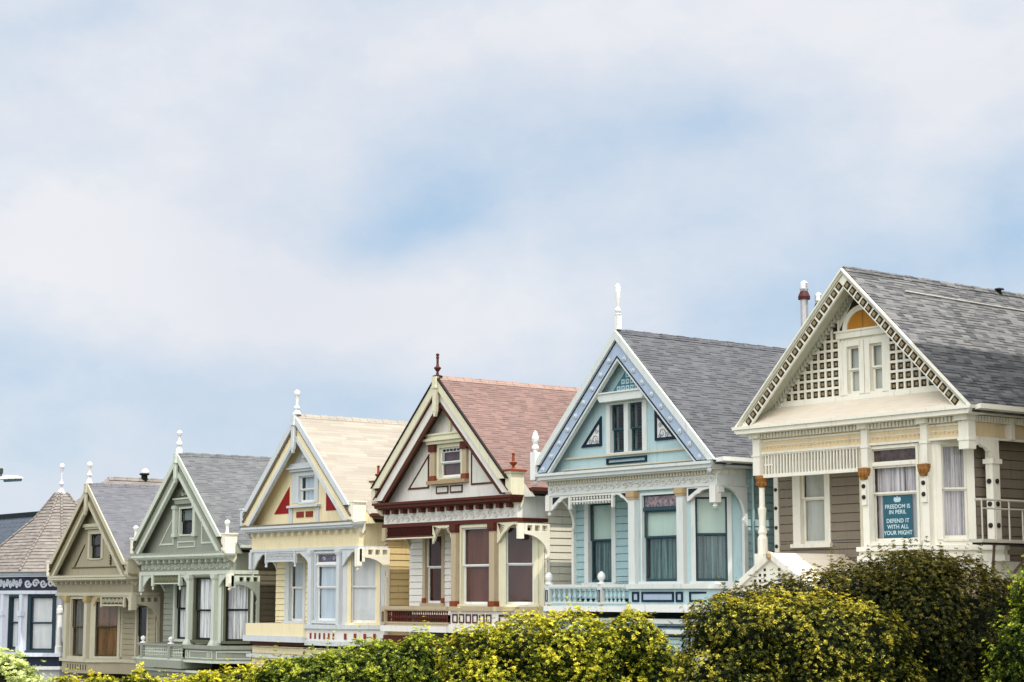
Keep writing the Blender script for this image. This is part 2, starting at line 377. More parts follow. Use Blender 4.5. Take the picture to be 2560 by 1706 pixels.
def gable_wall(H, T, cx, za, s, z0, holes, mat, board=None, name='gable_wall'):
    m = H.mb(T); fill(m, z0, za-.02, lambda z: (cx-(za-z)/s, cx+(za-z)/s), holes, rows=board, prof=lap(board, .012) if board else None)
    return H.put(m, name, mat)
def tri(m, pts, b0, b1): m.prism(pts, b0, b1)
def frame_poly(m, pts, wd, b0, b1):
    """outline of a polygon, inset mitre"""
    n = len(pts); c = (sum(p[0] for p in pts)/n, sum(p[1] for p in pts)/n)
    area = sum(pts[k][0]*pts[(k+1) % n][1]-pts[(k+1) % n][0]*pts[k][1] for k in range(n))
    if area < 0: pts = pts[::-1]
    ins = []
    for k in range(n):
        p0, p1, p2 = pts[k-1], pts[k], pts[(k+1) % n]
        d1 = Vector((p1[0]-p0[0], p1[1]-p0[1])).normalized(); d2 = Vector((p2[0]-p1[0], p2[1]-p1[1])).normalized()
        n1 = Vector((-d1.y, d1.x)); n2 = Vector((-d2.y, d2.x)); b = (n1+n2); b = b/b.dot(n1)
        ins.append((p1[0]+b.x*wd, p1[1]+b.y*wd))
    for k in range(n): m.prism([pts[k], pts[(k+1) % n], ins[(k+1) % n], ins[k]], b0, b1)
    return ins

def body(H, p, side, other=None):
    """side walls, back wall, lower floor"""
    xl, xr, R, dep = p['xl'], p['xr'], p['R'], p['depth']
    m = H.mb(TR(xr)); fill(m, -HG, -.02, lambda z: (R, dep), [], rows=.195, prof=lap()); H.put(m, 'side_wall', side)
    m = H.mb(TL(xl)); m.box(R, dep, 0, .06, -HG, -.02); H.put(m, 'side_wall', side)
    m = H.mb(); m.box(xl, xr, dep-.05, dep, -HG, 0); H.put(m, 'back_wall', side)
    m = H.mb(); m.poly([(xl, R, -3.4), (xr, R, -3.4), (xr, dep, -3.4), (xl, dep, -3.4)]); m.poly([(xl, .3, -.05), (xr, .3, -.05), (xr, dep, -.05), (xl, dep, -.05)]); H.put(m, 'inner_floor', M_dark)
M_dark = paint('dark_interior', (.03, .028, .026), .9)

def entablature(H, p, crown, cornice, friezem, mold, dent=None, nd=14, dw=.09, dh=.1, dd=.12, scroll=None, z=( -.02, -.22, -.33, -.62, -.74)):
    """crown moulding, dentils, frieze panel and lower moulding along the front and the visible right side"""
    xl, xr, F, R = p['xl'], p['xr'], p['F'], p['R']; zc, zd, zf, zm, zb = z
    m = H.mb(); a0, a1 = xl-.12, xr+.16
    m.prism([(a0, zc), (a1, zc), (a1-.02, zc-.07), (a0+.02, zc-.07)], -.22, F+.1); m.prism([(a0+.03, zc-.07), (a1-.03, zc-.07), (a1-.07, zd+.04), (a0+.07, zd+.04)], -.16, F+.1); m.box(a0+.09, a1-.09, -.06, F+.1, zd, zd+.04)
    H.put(m, 'crown_moulding', crown)
    m = H.mb(); m.box(xl, xr, F, F+.08, zm, zd+.0); m.box(xr-.08, xr, F+.08, R+.05, zm, -.02); m.box(xl, xl+.08, F+.08, R+.05, zm, -.02); m.box(xl+.08, xr-.08, F+.08, R, zb+.02, zb+.05)
    fo = H.put(m, 'frieze', friezem)
    if dent:
        m = H.mb(); st = (xr-xl)/nd
        for k in range(nd): m.box(xl+st*(k+.5)-dw/2, xl+st*(k+.5)+dw/2, F-dd, F-.001, zd-dh, zd-.002)
        for k in range(4 if nd > 30 else 0): m.box(xr+.001, xr+dd*.6, F+.05+k*.25, F+.05+dw+k*.25, zd-dh, zd-.002)
        H.put(m, 'dentils', dent, fo)
    if scroll:
        m = H.mb(TF(F)); scrolls(m, xl+.05, xr-.05, zm+.03, zf, scroll[1], -.03, -.002, scroll[2]); H.put(m, 'scrollwork', scroll[0], fo)
    m = H.mb(); m.box(xl-.03, xr+.03, F-.05, F+.12, zb, zm-.002); m.box(xr-.1, xr+.028, F+.12, R+.1, zb, zm-.002); m.box(xl-.028, xl+.1, F+.12, R+.1, zb, zm-.002); H.put(m, 'lower_moulding', mold)

def pendant(H, mat, u, y, ztop, zbot, r=.07):
    m = H.mb(); m.box(u-r, u+r, y-r, y+r, zbot+.14, ztop); m.lathe(u, y, [(r*.7, zbot+.14), (r*.35, zbot+.1), (r*.75, zbot+.05), (r*.3, zbot)], 8); return H.put(m, 'pendant', mat)
def post(H, mat, a0, a1, y0, y1, z0, z1, cap=None, base=None, name='post'):
    m = H.mb(); m.box(a0, a1, y0, y1, z0, z1); o = H.put(m, name, mat)
    if cap: m = H.mb(); m.box(a0-.03, a1+.03, y0-.05, y1, z1-cap[0], z1-.001); m.box(a0-.015, a1+.015, y0-.03, y1-.002, z1-cap[0]-.06, z1-cap[0]); H.put(m, 'capital', cap[1], o)
    if base: m = H.mb(); m.box(a0-.025, a1+.025, y0-.03, y1-.002, z0, z0+base[0]); H.put(m, 'post_base', base[1], o)
    return o
def pier(H, mat, u0, u1, z0=-.32, z1=.57, y0=-.1, y1=.36):
    m = H.mb(TR(0)); m.T = lambda a, b, z: (b, a, z)
    m.prism([(y0, z1), (y1, z1), (y1, z0+.1), (y1-.1, z0-.05), (y1-.18, z0), (y0+.06, z0+.28), (y0, z0+.38)], u0, u1)
    m.box(y0-.03, y1+.02, u0-.03, u1+.03, z1, z1+.05); return H.put(m, 'corner_pier', mat)

# footprint of the upper bay on the right: front from ub to uc, then a 45 degree cant to the side wall
def bay_walls(H, p, mat, front, cant, ztop=-.7, zbot=-3.05):
    F, ub, uc, R = p['F']+.04, p['ub'], p['uc'], p['R']; L = (p['xr']-uc)/SQ
    m = H.mb(TF(F)); fill(m, zbot, ztop, lambda z: (ub, uc), [front] if front else []); m.T = TC(uc, F); fill(m, zbot, ztop, lambda z: (0, L), [cant] if cant else []); m.T = TL(ub); fill(m, zbot, ztop, lambda z: (F, R), []); 
    m.T = ID
    H.put(m, 'bay_wall', mat)
def recess_wall(H, p, mat, holes, a0=None, a1=None, zbot=-3.3):
    m = H.mb(TF(p['R'])); fill(m, zbot, -.5, lambda z: (a0 if a0 is not None else p['xl'], a1 if a1 is not None else p['ub']+.05), holes, rows=.195, prof=lap()); H.put(m, 'porch_wall', mat)
def lower_floor(H, p, mat, band, dark=None, z=-3.78):
    """the storey below the balcony: mostly behind the shrubs"""
    xl, xr, F, uc, R = p['xl'], p['xr'], p['F'], p['uc'], p['R']
    m = H.mb(TF(F+.1)); fill(m, -HG, z, lambda q: (xl, uc), [(xl+.9, xl+1.9, -6.6, -4.4)], rows=.195, prof=lap()); m.T = TC(uc, F+.1); fill(m, -HG, z, lambda q: (0, (xr-uc)/SQ), [], rows=.195, prof=lap())
    m.T = ID; m.poly([(xl, F, z-.01), (xr, F+.8, z-.01), (xr, R+.5, z-.01), (xl, R+.5, z-.01)]); H.put(m, 'lower_wall', mat)
    m = H.mb(); m.foot([(xl-.1, F-.08), (uc+.04, F-.08), (xr+.1, R-.1), (xr+.1, R), (xl-.1, R)], z-.36, z-.26); H.put(m, 'belt_course', band)
    m = H.mb(); m.box(xl+.85, xl+1.95, F+.08, F+.22, -6.7, -4.3); m.box(xl+.9, xl+1.9, F+.05, F+.08, -6.6, -4.4); H.put(m, 'front_door', M_dark)


# ------------------------------------------------------------------ colours of the houses
white = paint('white_paint', (.74, .75, .73)); cream = paint('cream_paint', (.80, .77, .67)); offw = paint('off_white_paint', (.72, .72, .68), var=.14, dirt=.2)
navy = paint('navy_paint', (.018, .045, .075), var=.3); blackp = paint('black_sash_paint', (.03, .04, .04))
lace = fabric('lace_curtain', (.80, .82, .81), (.40, .43, .45), 10); drape = fabric('dark_drape', (.20, .31, .31), (.06, .10, .105), 15); blindm = fabric('pale_green_blind', (.50, .62, .56), (.44, .56, .51), 2)
whiteb = fabric('white_blind', (.66, .68, .68), (.56, .60, .62), 3); greyc = fabric('grey_curtain', (.66, .65, .66), (.33, .32, .34), 14); brownb = fabric('brown_blind', (.12, .05, .028), (.08, .03, .017), 2); blueb = fabric('pale_blue_blind', (.54, .61, .66), (.46, .53, .58), 3)
orangeb = fabric('orange_blind', (.27, .17, .09), (.12, .08, .05), 4)

def gable_windows(H, T, holes, z0, z1, mz, trim, sashm, cl, cr, mid, cur):
    for k, (a, b) in enumerate(holes):
        window(H, T, a, b, z0, z1, trim, sashm, mz=mz, casing=.05, sill=False, curtains=cur, cl=cl if k == 0 else mid, cr=cr if k == len(holes)-1 else mid)
def skirt(H, p, body_m, top_m, low_m, u0=None, zt=-2.93, za=-3.05, zb=-3.43, zc=-3.62, out=.1):
    F, uc, xr, R = p['F'], p['uc'], p['xr'], p['R']; u0 = p['ub'] if u0 is None else u0
    def fp(o): return [(u0, F-o), (uc+o*.41, F-o), (xr+o*.7, R-o*.41), (xr+o*.7, R+.1), (u0, R+.1)]
    b = H.put(H.mb().foot(fp(out), zb, za), 'bay_skirt', body_m); H.put(H.mb().foot(fp(out+.09), za+.001, zt), 'sill_course', top_m, b); H.put(H.mb().foot(fp(out+.07), zc, zb-.001), 'base_course', low_m, b)
    return b
def balcony(H, p, rail, bal, band, deckm, u0, u1, segs, z=(-2.93, -3.04, -3.42, -3.62), y=-.06, posts=(), knob=None, knobprof=None, panelm=None, bw=.035):
    zt, zr, zb, zd = z; F, R = p['F'], p['R']
    bo = H.put(H.mb().box(u0, u1, y+.02, R, zb-.06, zb-.001), 'balcony_deck', deckm)
    m = H.mb(); m.box(u0-.05, u1, y-.04, y+.10, zr+.03, zt); m.box(u0-.02, u1, y-.02, y+.08, zr-.0, zr+.03); m.box(u0, u1, y, y+.07, zb, zb+.05); m.box(u0-.05, u0+.09, y+.10, R, zr+.03, zt); H.put(m, 'rail', rail, bo)
    H.put(H.mb().box(u0-.06, u1+.02, y-.05, R, zd, zb-.061), 'balcony_band', band)
    for a, b, n in segs:
        st = (b-a)/n
        for k in range(n): baluster(H, bo, bal, a+st*(k+.5), y+.035, zb+.05, zr, bw)
    nside = 5
    for k in range(nside): baluster(H, bo, bal, u0+.02, y+.2+k*.18, zb+.001, zr+.03, bw)
    for u in posts:
        H.put(H.mb().box(u-.075, u+.075, y-.055, y+.1, zb-.02, zr+.028), 'newel_post', rail, bo)
        if panelm: m = H.mb(TF(y-.07)); frame_poly(m, [(u-.045, zb+.05), (u+.045, zb+.05), (u+.045, zr-.03), (u-.045, zr-.03)], .025, 0, .016); H.put(m, 'post_panel', panelm, bo)
        if knob:
            m = H.mb(); m.lathe(u, y+.03, [(r, zt+h) for r, h in knobprof], 14); H.put(m, 'newel_knob', knob, bo, smooth=False)
EGG = [(.11, 0), (.11, .03), (.05, .06), (.05, .08), (.09, .13), (.105, .19), (.085, .26), (.03, .32), (.005, .33)]
BALL = [(.12, 0), (.12, .03), (.05, .06), (.04, .08), (.075, .11), (.095, .17), (.075, .23), (.01, .26)]
def kingpost(H, mat, cx, z1, z0, y=-.24, w=.07):
    m = H.mb(); m.box(cx-w, cx+w, y, y+.12, z1-.28, z1); m.box(cx-w*.8, cx+w*.8, y+.01, y+.11, z0+.14, z1-.28); m.box(cx-w*1.15, cx+w*1.15, y-.02, y+.12, z1-.34, z1-.28)
    m.prism([(cx-w*.8, z0+.14), (cx+w*.8, z0+.14), (cx+w*.3, z0), (cx-w*.3, z0)], y+.02, y+.10); H.put(m, 'king_post', mat)
def rake_layers(H, cx, za, s, zl, zr, outer, egg, panel, inner, yw=.45, dn=46):
    rake_band(H, 'bargeboard', outer, cx, za, s, .01, .27, zl, zr, -.17, -.10)
    rake_band(H, 'rake_panel', panel, cx, za, s, .27, .66, .06, .06, -.08, .02)
    rake_band(H, 'inner_bargeboard', inner, cx, za, s, .66, .82, .02, .02, -.12, .0)
    rake_band(H, 'rake_soffit', panel, cx, za, s, .30, .34, .02, .02, .001, yw)
    m = H.mb()
    for sg in (-1, 1):
        for k in range(dn):
            d = .12+k*(3.15/dn); u = cx+sg*d; z = za-s*d-.29
            m.prism([(u-.02, z+.02), (u+.02, z+.02-0*sg), (u+.02, z-.06), (u-.02, z-.06)], -.15, -.081)
    H.put(m, 'rake_beading', egg)

# ================================================================== light blue house
def house_blue():
    H = House(-38.90, 3.22, 'blue_house', 'light blue house with lavender bargeboards, navy outlines and a slate grey shingle roof')
    side = paint('blue_siding', (.40, .53, .54)); lav = paint('lavender_paint', (.44, .52, .62)); trim = paint('pale_grey_trim', (.64, .67, .65), var=.14, dirt=.2); lt = paint('pale_blue_paint', (.46, .59, .61)); gold = paint('dull_gold', (.5, .4, .26))
    rf = shingle('slate_grey_shingles', (.088, .094, .106), (.13, .133, .142), .75)
    p = dict(xl=.1, xr=6.5, F=.15, R=1.1, ub=3.4, uc=5.4, depth=13.); cx, za, s = 3.2, 3.5, .985
    body(H, p, side); roofs(H, rf, cx, za, s, -.22, 6.72, 13., white, gx=.27, yeave=-.1)
    rake_band(H, 'bargeboard', trim, cx, za, s, .0, .24, .22, .0, -.18, -.04)
    for v0, v1 in ((.241, .285), (.655, .70)): rake_band(H, 'navy_line', navy, cx, za, s, v0, v1, .02, .02, -.115, -.02)
    lo = rake_band(H, 'lavender_bargeboard', lav, cx, za, s, .286, .654, .02, .02, -.10, .0)
    for q, sg in enumerate((-1, 1)):
        for k in range(10):
            d = .3+k*.335; u = cx+sg*d; z = za-s*d-.47; m = H.mb(lambda a, b, c: (a, c, b)); m.lathe(u, z, [(.075, -.10), (.07, -.13), (.035, -.145), (.03, -.165), (.005, -.17)], 8); H.put(m, 'rosette', paint('rosette_grey', (.56, .61, .65)), lo[q])
    rake_band(H, 'inner_bargeboard', trim, cx, za, s, .701, .775, .0, .0, -.10, .02); rake_band(H, 'rake_soffit', trim, cx, za, s, .28, .32, .0, .0, .021, .5)
    GF = lambda y: (lambda a, b, z: (a+0.30, y+b-0.25, z+(-0.05)))          # the gable face sits at its own depth behind the bargeboards
    T = GF(.5); hs = [(2.24, 2.78), (2.94, 3.47)]
    gable_wall(H, T, cx-0.30, za-(-0.05), s, -.05, [(a, b, .46, 1.70) for a, b in hs], lt)
    gable_windows(H, T, hs, .46, 1.70, 1.05, trim, paint('teal_sash', (.06, .12, .14)), .15, .17, .08, [('curtain', .46, 1.7, 0, .25, drape)])
    m = H.mb(GF(.30)); m.prism([(2.12, 1.76), (3.74, 1.76), (3.88, 1.96), (1.96, 1.96)], -.08, .2); m.box(1.92, 3.92, -.12, .2, 1.961, 2.0); H.put(m, 'window_hood', trim)
    m = H.mb(GF(.45)); tri(m, [(2.32, 2.0), (4.08, 2.0), (3.2, 2.86)], .02, .05); po = H.put(m, 'lattice_panel', paint('dark_teal', (.10, .24, .30)))
    m = H.mb(GF(.45)); z = 2.03
    while z < 2.7:
        half = (2.86-z-.15)/.98; n = int(half/.17)
        for k in range(-n-1, n+1):
            a = 3.2+k*.17+.085-.06
            if abs(a-3.2) < half and abs(a+.12-3.2) < half: frame_poly(m, [(a, z), (a+.125, z), (a+.125, z+.125), (a, z+.125)], .035, -.0, .02); 
        z += .165
    H.put(m, 'lattice', lt, po)
    for P in ([(1.90, 1.44), (1.90, .67), (1.10, .67)], [(3.95, 1.44), (3.95, .67), (4.76, .67)]):
        m = H.mb(T); ins = frame_poly(m, P, .07, -.05, -.001); fo = H.put(m, 'triangle_frame', navy)
        m = H.mb(T); m.prism(ins, -.02, -.001); H.put(m, 'triangle_panel', offw, fo)
        m = H.mb(T); c = (sum(q[0] for q in ins)/3, sum(q[1] for q in ins)/3-.04); sg = 1 if P[0][0] < 3 else -1
        for (dx, dz, r) in ((0, -.03, .12), (-.17*sg, -.09, .08), (.07*sg, .17, .07), (.08*sg, -.1, .06)):
            m.ribbon([(c[0]+dx+r*(1-t/14)*math.cos(t*.7), c[1]+dz+r*(1-t/14)*math.sin(t*.7)) for t in range(12)], .02, -.04, -.021)
        H.put(m, 'scroll_relief', paint('grey_lilac', (.42, .45, .50)), fo)
    m = H.mb(GF(.42)); m.box(.45, 5.9, 0, .08, .385, .43); m.box(.4, 5.95, -.02, .08, .10, .13); H.put(m, 'gable_ledge', paint('sandy_trim', (.60, .55, .44)))
    m = H.mb(GF(.5)); frame_poly(m, [(2.10, .33), (3.62, .33), (3.62, .17), (2.10, .17)], .045, -.05, -.001); H.put(m, 'gable_panel', navy)
    entablature(H, p, trim, trim, trim, trim, dent=paint('cream_dentil', (.66, .62, .50)), nd=60, dw=.06, dh=.09, dd=.07, scroll=(offw, 26, .035), z=(-.02, -.22, -.32, -.56, -.60))
    m = H.mb(); m.box(p['xr']+.001, p['xr']+.2, .3, 13, -.16, -.06); H.put(m, 'eave_moulding', trim)
    finial(H, 'ridge_finial', white, cx, -.06, za+.02, [(.04, 0), (.085, .03), (.05, .07), (.075, .11), (.08, .15), (.04, .2), (.03, .24), (.04, .3), (.06, .45), (.075, .62), (.073, .74), (.04, .82), (.01, .84)], sq=(.07, .36))
    fo = finial(H, 'corner_finial', white, -.12, -.1, -.16, [(.06, 0), (.06, .05), (.1, .09), (.1, .14), (.06, .2), (.09, .3), (.10, .37), (.06, .5), (.01, .58)], sq=(.10, .74))
    pendant(H, offw, .17, F := p['F'], -.60, -1.13, .085); pendant(H, offw, 6.43, F, -.60, -1.14, .10)
    m = H.mb(TF(F)); m.box(1.0, 2.72, -.02, .04, -.66, -.602); m.box(1.0, 2.72, -.02, .04, -.80, -.76)
    for k in range(15): m.lathe(1.06+k*.115, .01, [(.012, -.66), (.03, -.70), (.012, -.76)], 5); m.lathe(1.06+k*.115, .01, [(.022, -.80), (.03, -.83), (.005, -.87)], 5)
    spandrel(m, .26, -.602, .74, .36, 1, -.02, .04); spandrel(m, 3.36, -.602, .62, .30, -1, -.02, .04); m.box(.98, 1.04, -.03, .05, -.98, -.602); m.box(2.68, 2.74, -.03, .05, -.98, -.602)
    so_ = H.put(m, 'porch_screen', offw)
    m = H.mb(TF(F)); tri(m, [(.32, -.64), (.62, -.64), (.32, -.84)], -.026, -.021); tri(m, [(3.3, -.64), (3.04, -.64), (3.3, -.80)], -.026, -.021); H.put(m, 'navy_inset', navy, so_)
    m = H.mb(TF(F)); spandrel(m, 5.46, -.602, .86, .33, 1, -.02, .04); b = H.put(m, 'bracket', offw); m = H.mb(TF(F)); tri(m, [(5.52, -.64), (5.86, -.64), (5.52, -.82)], -.026, -.021); H.put(m, 'navy_inset', navy, b)
    post(H, trim, 3.40, 3.64, .05, .2, -2.95, -.60, cap=(.16, gold)); post(H, trim, 5.17, 5.40, .05, .2, -2.95, -.60, cap=(.14, gold))
    side_arch(H, 6.50, trim, z0=-.61, squares=False, zspring=-1.35, y1=1.12); side_arch(H, .1, offw, z0=-.61, squares=False, zspring=-1.4, sg=-1, y1=1.12)
    LW = (.66, 1.60, -2.87, -.80); recess_wall(H, p, side, [LW])
    st = stained('rose_stained_glass', (.05, .03, .045), (.34, .27, .29), 13)
    cur = lambda z0, zm, zt: [('blind', zm-.02, zt, 0, 1, blindm), ('curtain', z0, zm, .05, 1, drape)]
    window(H, TF(1.1), *LW[:2], *LW[2:], trim, paint('teal_sash', (0, 0, 0)), mz=-1.77, casing=.16, curtains=cur(-2.87, -1.77, -.8))
    BW = (3.80, 5.12, -2.87, -.73); CW = (.2, .97, -2.87, -.83); bay_walls(H, p, lt, BW, CW, ztop=-.6)
    T = TF(F+.04); window(H, T, *BW[:2], *BW[2:], trim, paint('teal_sash', (0, 0, 0)), mz=-1.78, casing=.05, transom=-1.08, tmat=st, curtains=cur(-2.87, -1.78, -1.1))
    window(H, TC(5.4, F+.04), *CW[:2], *CW[2:], trim, paint('teal_sash', (0, 0, 0)), mz=-1.74, casing=.11, curtains=cur(-2.87, -1.74, -.83))
    balcony(H, p, trim, lt, white, lt, .28, 3.4, [(.47, 2.35, 9), (2.6, 3.38, 5)], posts=(.36, 2.46), knob=white, knobprof=EGG, panelm=navy, bw=.045)
    b = skirt(H, p, lt, trim, white)
    m = H.mb(TF(F-.1))
    for a0, a1 in ((3.55, 3.80), (3.90, 5.06), (5.14, 5.38)): frame_poly(m, [(a0, -3.12), (a1, -3.12), (a1, -3.37), (a0, -3.37)], .05, -.03, -.001)
    m.T = TC(5.44, F-.1); frame_poly(m, [(.1, -3.12), (1.3, -3.12), (1.3, -3.37), (.1, -3.37)], .05, -.03, -.001); H.put(m, 'skirt_panels', navy, b)
    m = H.mb(TF(F-.1))
    for a0, a1 in ((3.60, 3.75), (3.95, 5.01), (5.19, 5.33)): m.box(a0, a1, -.008, -.001, -3.32, -3.17)
    H.put(m, 'panel_field', lav, b)
    lower_floor(H, p, lt, trim); m = H.mb(TF(F+.06)); frame_poly(m, [(4.3, -3.95), (5.3, -3.95), (5.3, -4.22), (4.3, -4.22)], .045, -.03, -.001); H.put(m, 'lower_panel', navy)
    H.put(H.mb().foot([(.0, F-.02), (5.46, F-.02), (6.6, R0 := 1.08), (6.6, 1.4), (.0, 1.4)], -3.9, -3.79), 'lower_moulding', trim)
    m = H.mb(); m.tube((7.0, .9, -.1), (6.55, 1.3, -.35), .03); m.tube((6.56, 1.3, -.35), (6.56, 1.3, -7.9), .035); H.put(m, 'downpipe', side)
    return H
BLUE = house_blue()

# ================================================================== white and maroon house
def house_maroon():
    H = House(-46.76, 2.735, 'maroon_trim_house', 'white house with maroon and beige trim, brown window blinds and a pink shingle roof')
    wh = paint('cool_white_siding', (.72, .71, .67)); mar = paint('maroon_paint', (.15, .050, .032), var=.25); bei = paint('beige_trim', (.50, .43, .31)); crm = paint('warm_cream', (.68, .66, .52)); brn = paint('brown_trim', (.14, .06, .035)); rust = paint('rust_paint', (.30, .10, .045))
    sidem = paint('warm_white_side', (.70, .67, .58)); pan = paint('pale_cream_panel', (.66, .66, .60))
    rf = shingle('pink_shingles', (.25, .162, .142), (.185, .125, .113), .5, dens=.55)
    p = dict(xl=.25, xr=6.65, F=.15, R=1.1, ub=3.75, uc=5.75, depth=13.); cx, za, s = 3.3, 3.5, .94; F = .15
    body(H, p, sidem); roofs(H, rf, cx, za, s, -.2, 6.85, 13., brn, gx=.16, ridge=shingle('pink_ridge', (.36, .25, .21), (.32, .22, .19), .3), cut=(.13, 6.43))
    rake_band(H, 'roof_edge', paint('dark_brown', (.03, .016, .012)), cx, za, s, -.03, .035, .43, .43, -.2, -.121)
    rake_band(H, 'bargeboard', crm, cx, za, s, .036, .35, .43, .43, -.17, -.12); rake_band(H, 'maroon_soffit', mar, cx, za, s, .32, .36, .1, .1, -.119, -.041)
    rake_band(H, 'inner_bargeboard', wh, cx, za, s, .361, .70, .06, .06, -.04, .0); rake_band(H, 'brown_board', brn, cx, za, s, .701, .86, .02, .02, -.02, .05); rake_band(H, 'brown_soffit', brn, cx, za, s, .50, .54, .02, .02, .051, .34)
    GF = lambda y: (lambda a, b, z: (a+0.20, y+b-0.14, z+(-0.02)))          # the gable face sits at its own depth behind the bargeboards
    T = GF(.5); G = (2.56, 3.62, .66, 1.52); gable_wall(H, T, cx-0.20, za-(-0.02), s, -.05, [(G[0], G[1], G[2], G[3])], wh)
    w_ = window(H, T, *G, crm, white, mz=1.09, casing=.10, sill=False, curtains=[('blind', .66, 1.52, 0, 1, fabric('dusky_blind', (.17, .13, .14), (.13, .10, .11), 2))])
    m = H.mb(T); x = G[0]
    for k in range(6): m.box(G[0]+.06+k*.17, G[0]+.075+k*.17, .055, .068, 1.40, 1.48)
    m.box(G[0]+.05, G[1]-.05, .05, .068, 1.385, 1.40)
    for xx in (G[0]+.13, G[1]-.15): m.box(xx, xx+.015, .05, .068, 1.13, 1.385)
    for k in range(3): m.box(G[0]+.05, G[0]+.13, .052, .066, 1.18+k*.07, 1.19+k*.07); m.box(G[1]-.135, G[1]-.05, .052, .066, 1.18+k*.07, 1.19+k*.07)
    H.put(m, 'glazing_bars', white, w_)
    for a, b in ((2.22, 2.42), (3.76, 3.96)):
        po = H.put(H.mb(T).box(a, b, -.09, 0, .58, 1.62), 'pilaster', bei); H.put(H.mb(T).box(a-.05, b+.05, -.14, .0, 1.42, 1.621), 'capital', mar, po); H.put(H.mb(T).box(a-.02, b+.02, -.12, 0, .58, .72), 'pilaster_base', rust, po)
    m = H.mb(GF(.34)); m.box(2.10, 3.98, 0, .2, 1.63, 1.72); m.box(2.02, 4.06, -.08, .2, 1.72, 1.79); m.box(2.12, 3.96, -.02, .2, 1.79, 1.88); m.box(2.06, 4.0, -.06, .2, 1.88, 1.93); H.put(m, 'window_hood', crm)
    H.put(H.mb(T).box(2.12, 3.98, -.17, .0, .47, .57), 'window_sill', paint('tan_sill', (.45, .35, .22)))
    for P in ([(2.06, 1.38), (2.06, .38), (1.0, .38)], [(4.10, 1.38), (4.10, .38), (5.16, .38)]):
        m = H.mb(T); ins = frame_poly(m, P, .05, -.03, -.001); fo = H.put(m, 'triangle_frame', brn); H.put(H.mb(T).prism(ins, -.015, -.001), 'triangle_panel', pan, fo)
    for a0, a1 in ((2.42, 3.01), (3.10, 3.69)):
        m = H.mb(T); ins = frame_poly(m, [(a0, .42), (a1, .42), (a1, .20), (a0, .20)], .04, -.03, -.001); fo = H.put(m, 'small_panel_frame', brn); H.put(H.mb(T).prism(ins, -.015, -.001), 'small_panel', pan, fo)
    kingpost(H, crm, cx-.02, za+.0, 2.35, w=.10); m = H.mb(); m.prism([(cx-.12+.02, 2.5), (cx+.12+.02, 2.5), (cx+.07, 1.95), (cx-.03, 1.95)], .28, .357); H.put(m, 'gable_drop', crm)
    finial(H, 'ridge_finial', mar, cx-.03, -.1, za+.02, [(.16, 0), (.05, .04), (.03, .12), (.09, .2), (.11, .24), (.05, .28), (.035, .34), (.035, .5), (.05, .54), (.03, .57), (.06, .62), (.02, .66)])
    for u0, u1 in ((6.44, 6.68), (-.06, .12)):
        pi = pier(H, crm, u0, u1); m = H.mb(); m.box(u0-.06, u1+.06, -.16, .42, .621, .67); m.lathe((u0+u1)/2, .08, [(.12, .67), (.04, .72), (.03, .76), (.10, .84), (.11, .87), (.04, .9), (.035, 1.08), (.055, 1.11), (.01, 1.14)], 8); H.put(m, 'corner_finial', rust, pi)
    entablature(H, p, mar, mar, offw, mar, dent=mar, nd=14, dw=.15, dh=.13, dd=.16, scroll=(wh, 24, .035), z=(-.02, -.22, -.37, -.63, -.74))
    m = H.mb(); m.box(.4, 2.7, F-.01, F+.03, -1.0, -.741); so_ = H.put(m, 'porch_screen', paint('deep_maroon', (.055, .012, .012)))
    m = H.mb(TF(F-.03)); 
    for k in range(30): m.ribbon([(.42+k*.076, -.99), (.52+k*.076 if k < 29 else 2.69, -.76)], .015, 0, .015)
    m.box(.3, 2.8, -.01, .05, -1.05, -1.001); H.put(m, 'screen_lattice', mar, so_); H.put(H.mb().box(.3, 2.85, F-.05, F+.06, -1.09, -1.051), 'screen_rail', crm, so_)
    pendant(H, bei, .36, F, -.74, -1.26, .09)
    for (a, wd, sg) in ((2.76, .5, 1), (3.76, .5, -1), (5.78, .86, 1)):
        m = H.mb(TF(F)); spandrel(m, a, -.741, wd, .50 if wd < .6 else .55, sg, -.03, .03); b = H.put(m, 'bracket', crm)
        m = H.mb(TF(F)); 
        for k in range(5): t = .25+.22*k; m.ribbon([(a+sg*.05, -.77), (a+sg*(.05+.30*math.cos(t)), -.77-.30*math.sin(t))], .02, -.036, -.031)
        H.put(m, 'fan_relief', brn, b)
    post(H, bei, 3.77, 3.99, .04, .2, -3.05, -.74, cap=(.17, mar), base=(.17, rust)); post(H, bei, 5.53, 5.76, .04, .2, -3.05, -.74, cap=(.17, mar), base=(.17, rust))
    side_arch(H, 6.65, cream); side_arch(H, .25, bei, squares=False, z0=-.75, sg=-1, zspring=-1.7)
    LW = (1.08, 1.90, -2.95, -.95); recess_wall(H, p, wh, [LW]); w_ = window(H, TF(1.1), *LW, bei, white, mz=-1.90, casing=.13, curtains=[('blind', -2.95, -.95, 0, 1, brownb)])
    m = H.mb(TF(1.1)); m.box(.94, 1.09, -.05, 0, -2.97, -2.8); m.box(1.89, 2.04, -.05, 0, -2.97, -2.8); H.put(m, 'casing_base', rust, w_)
    BW = (4.09, 5.42, -2.97, -.84); CW = (.22, .98, -2.97, -.84); bay_walls(H, p, crm, BW, CW)
    window(H, TF(F+.04), *BW, crm, white, mz=-1.90, casing=.07, curtains=[('blind', -2.97, -.84, 0, 1, fabric('mauve_blind', (.20, .11, .085), (.15, .08, .06), 2))]); window(H, TC(5.75, F+.04), *CW, crm, white, mz=-1.88, casing=.12, curtains=[('blind', -2.97, -.84, 0, 1, brownb)])
    balcony(H, p, bei, mar, wh, bei, .55, 3.75, [(.72, 3.74, 28)], posts=(.62,), z=(-3.03, -3.16, -3.53, -3.76), panelm=brn, bw=.03)
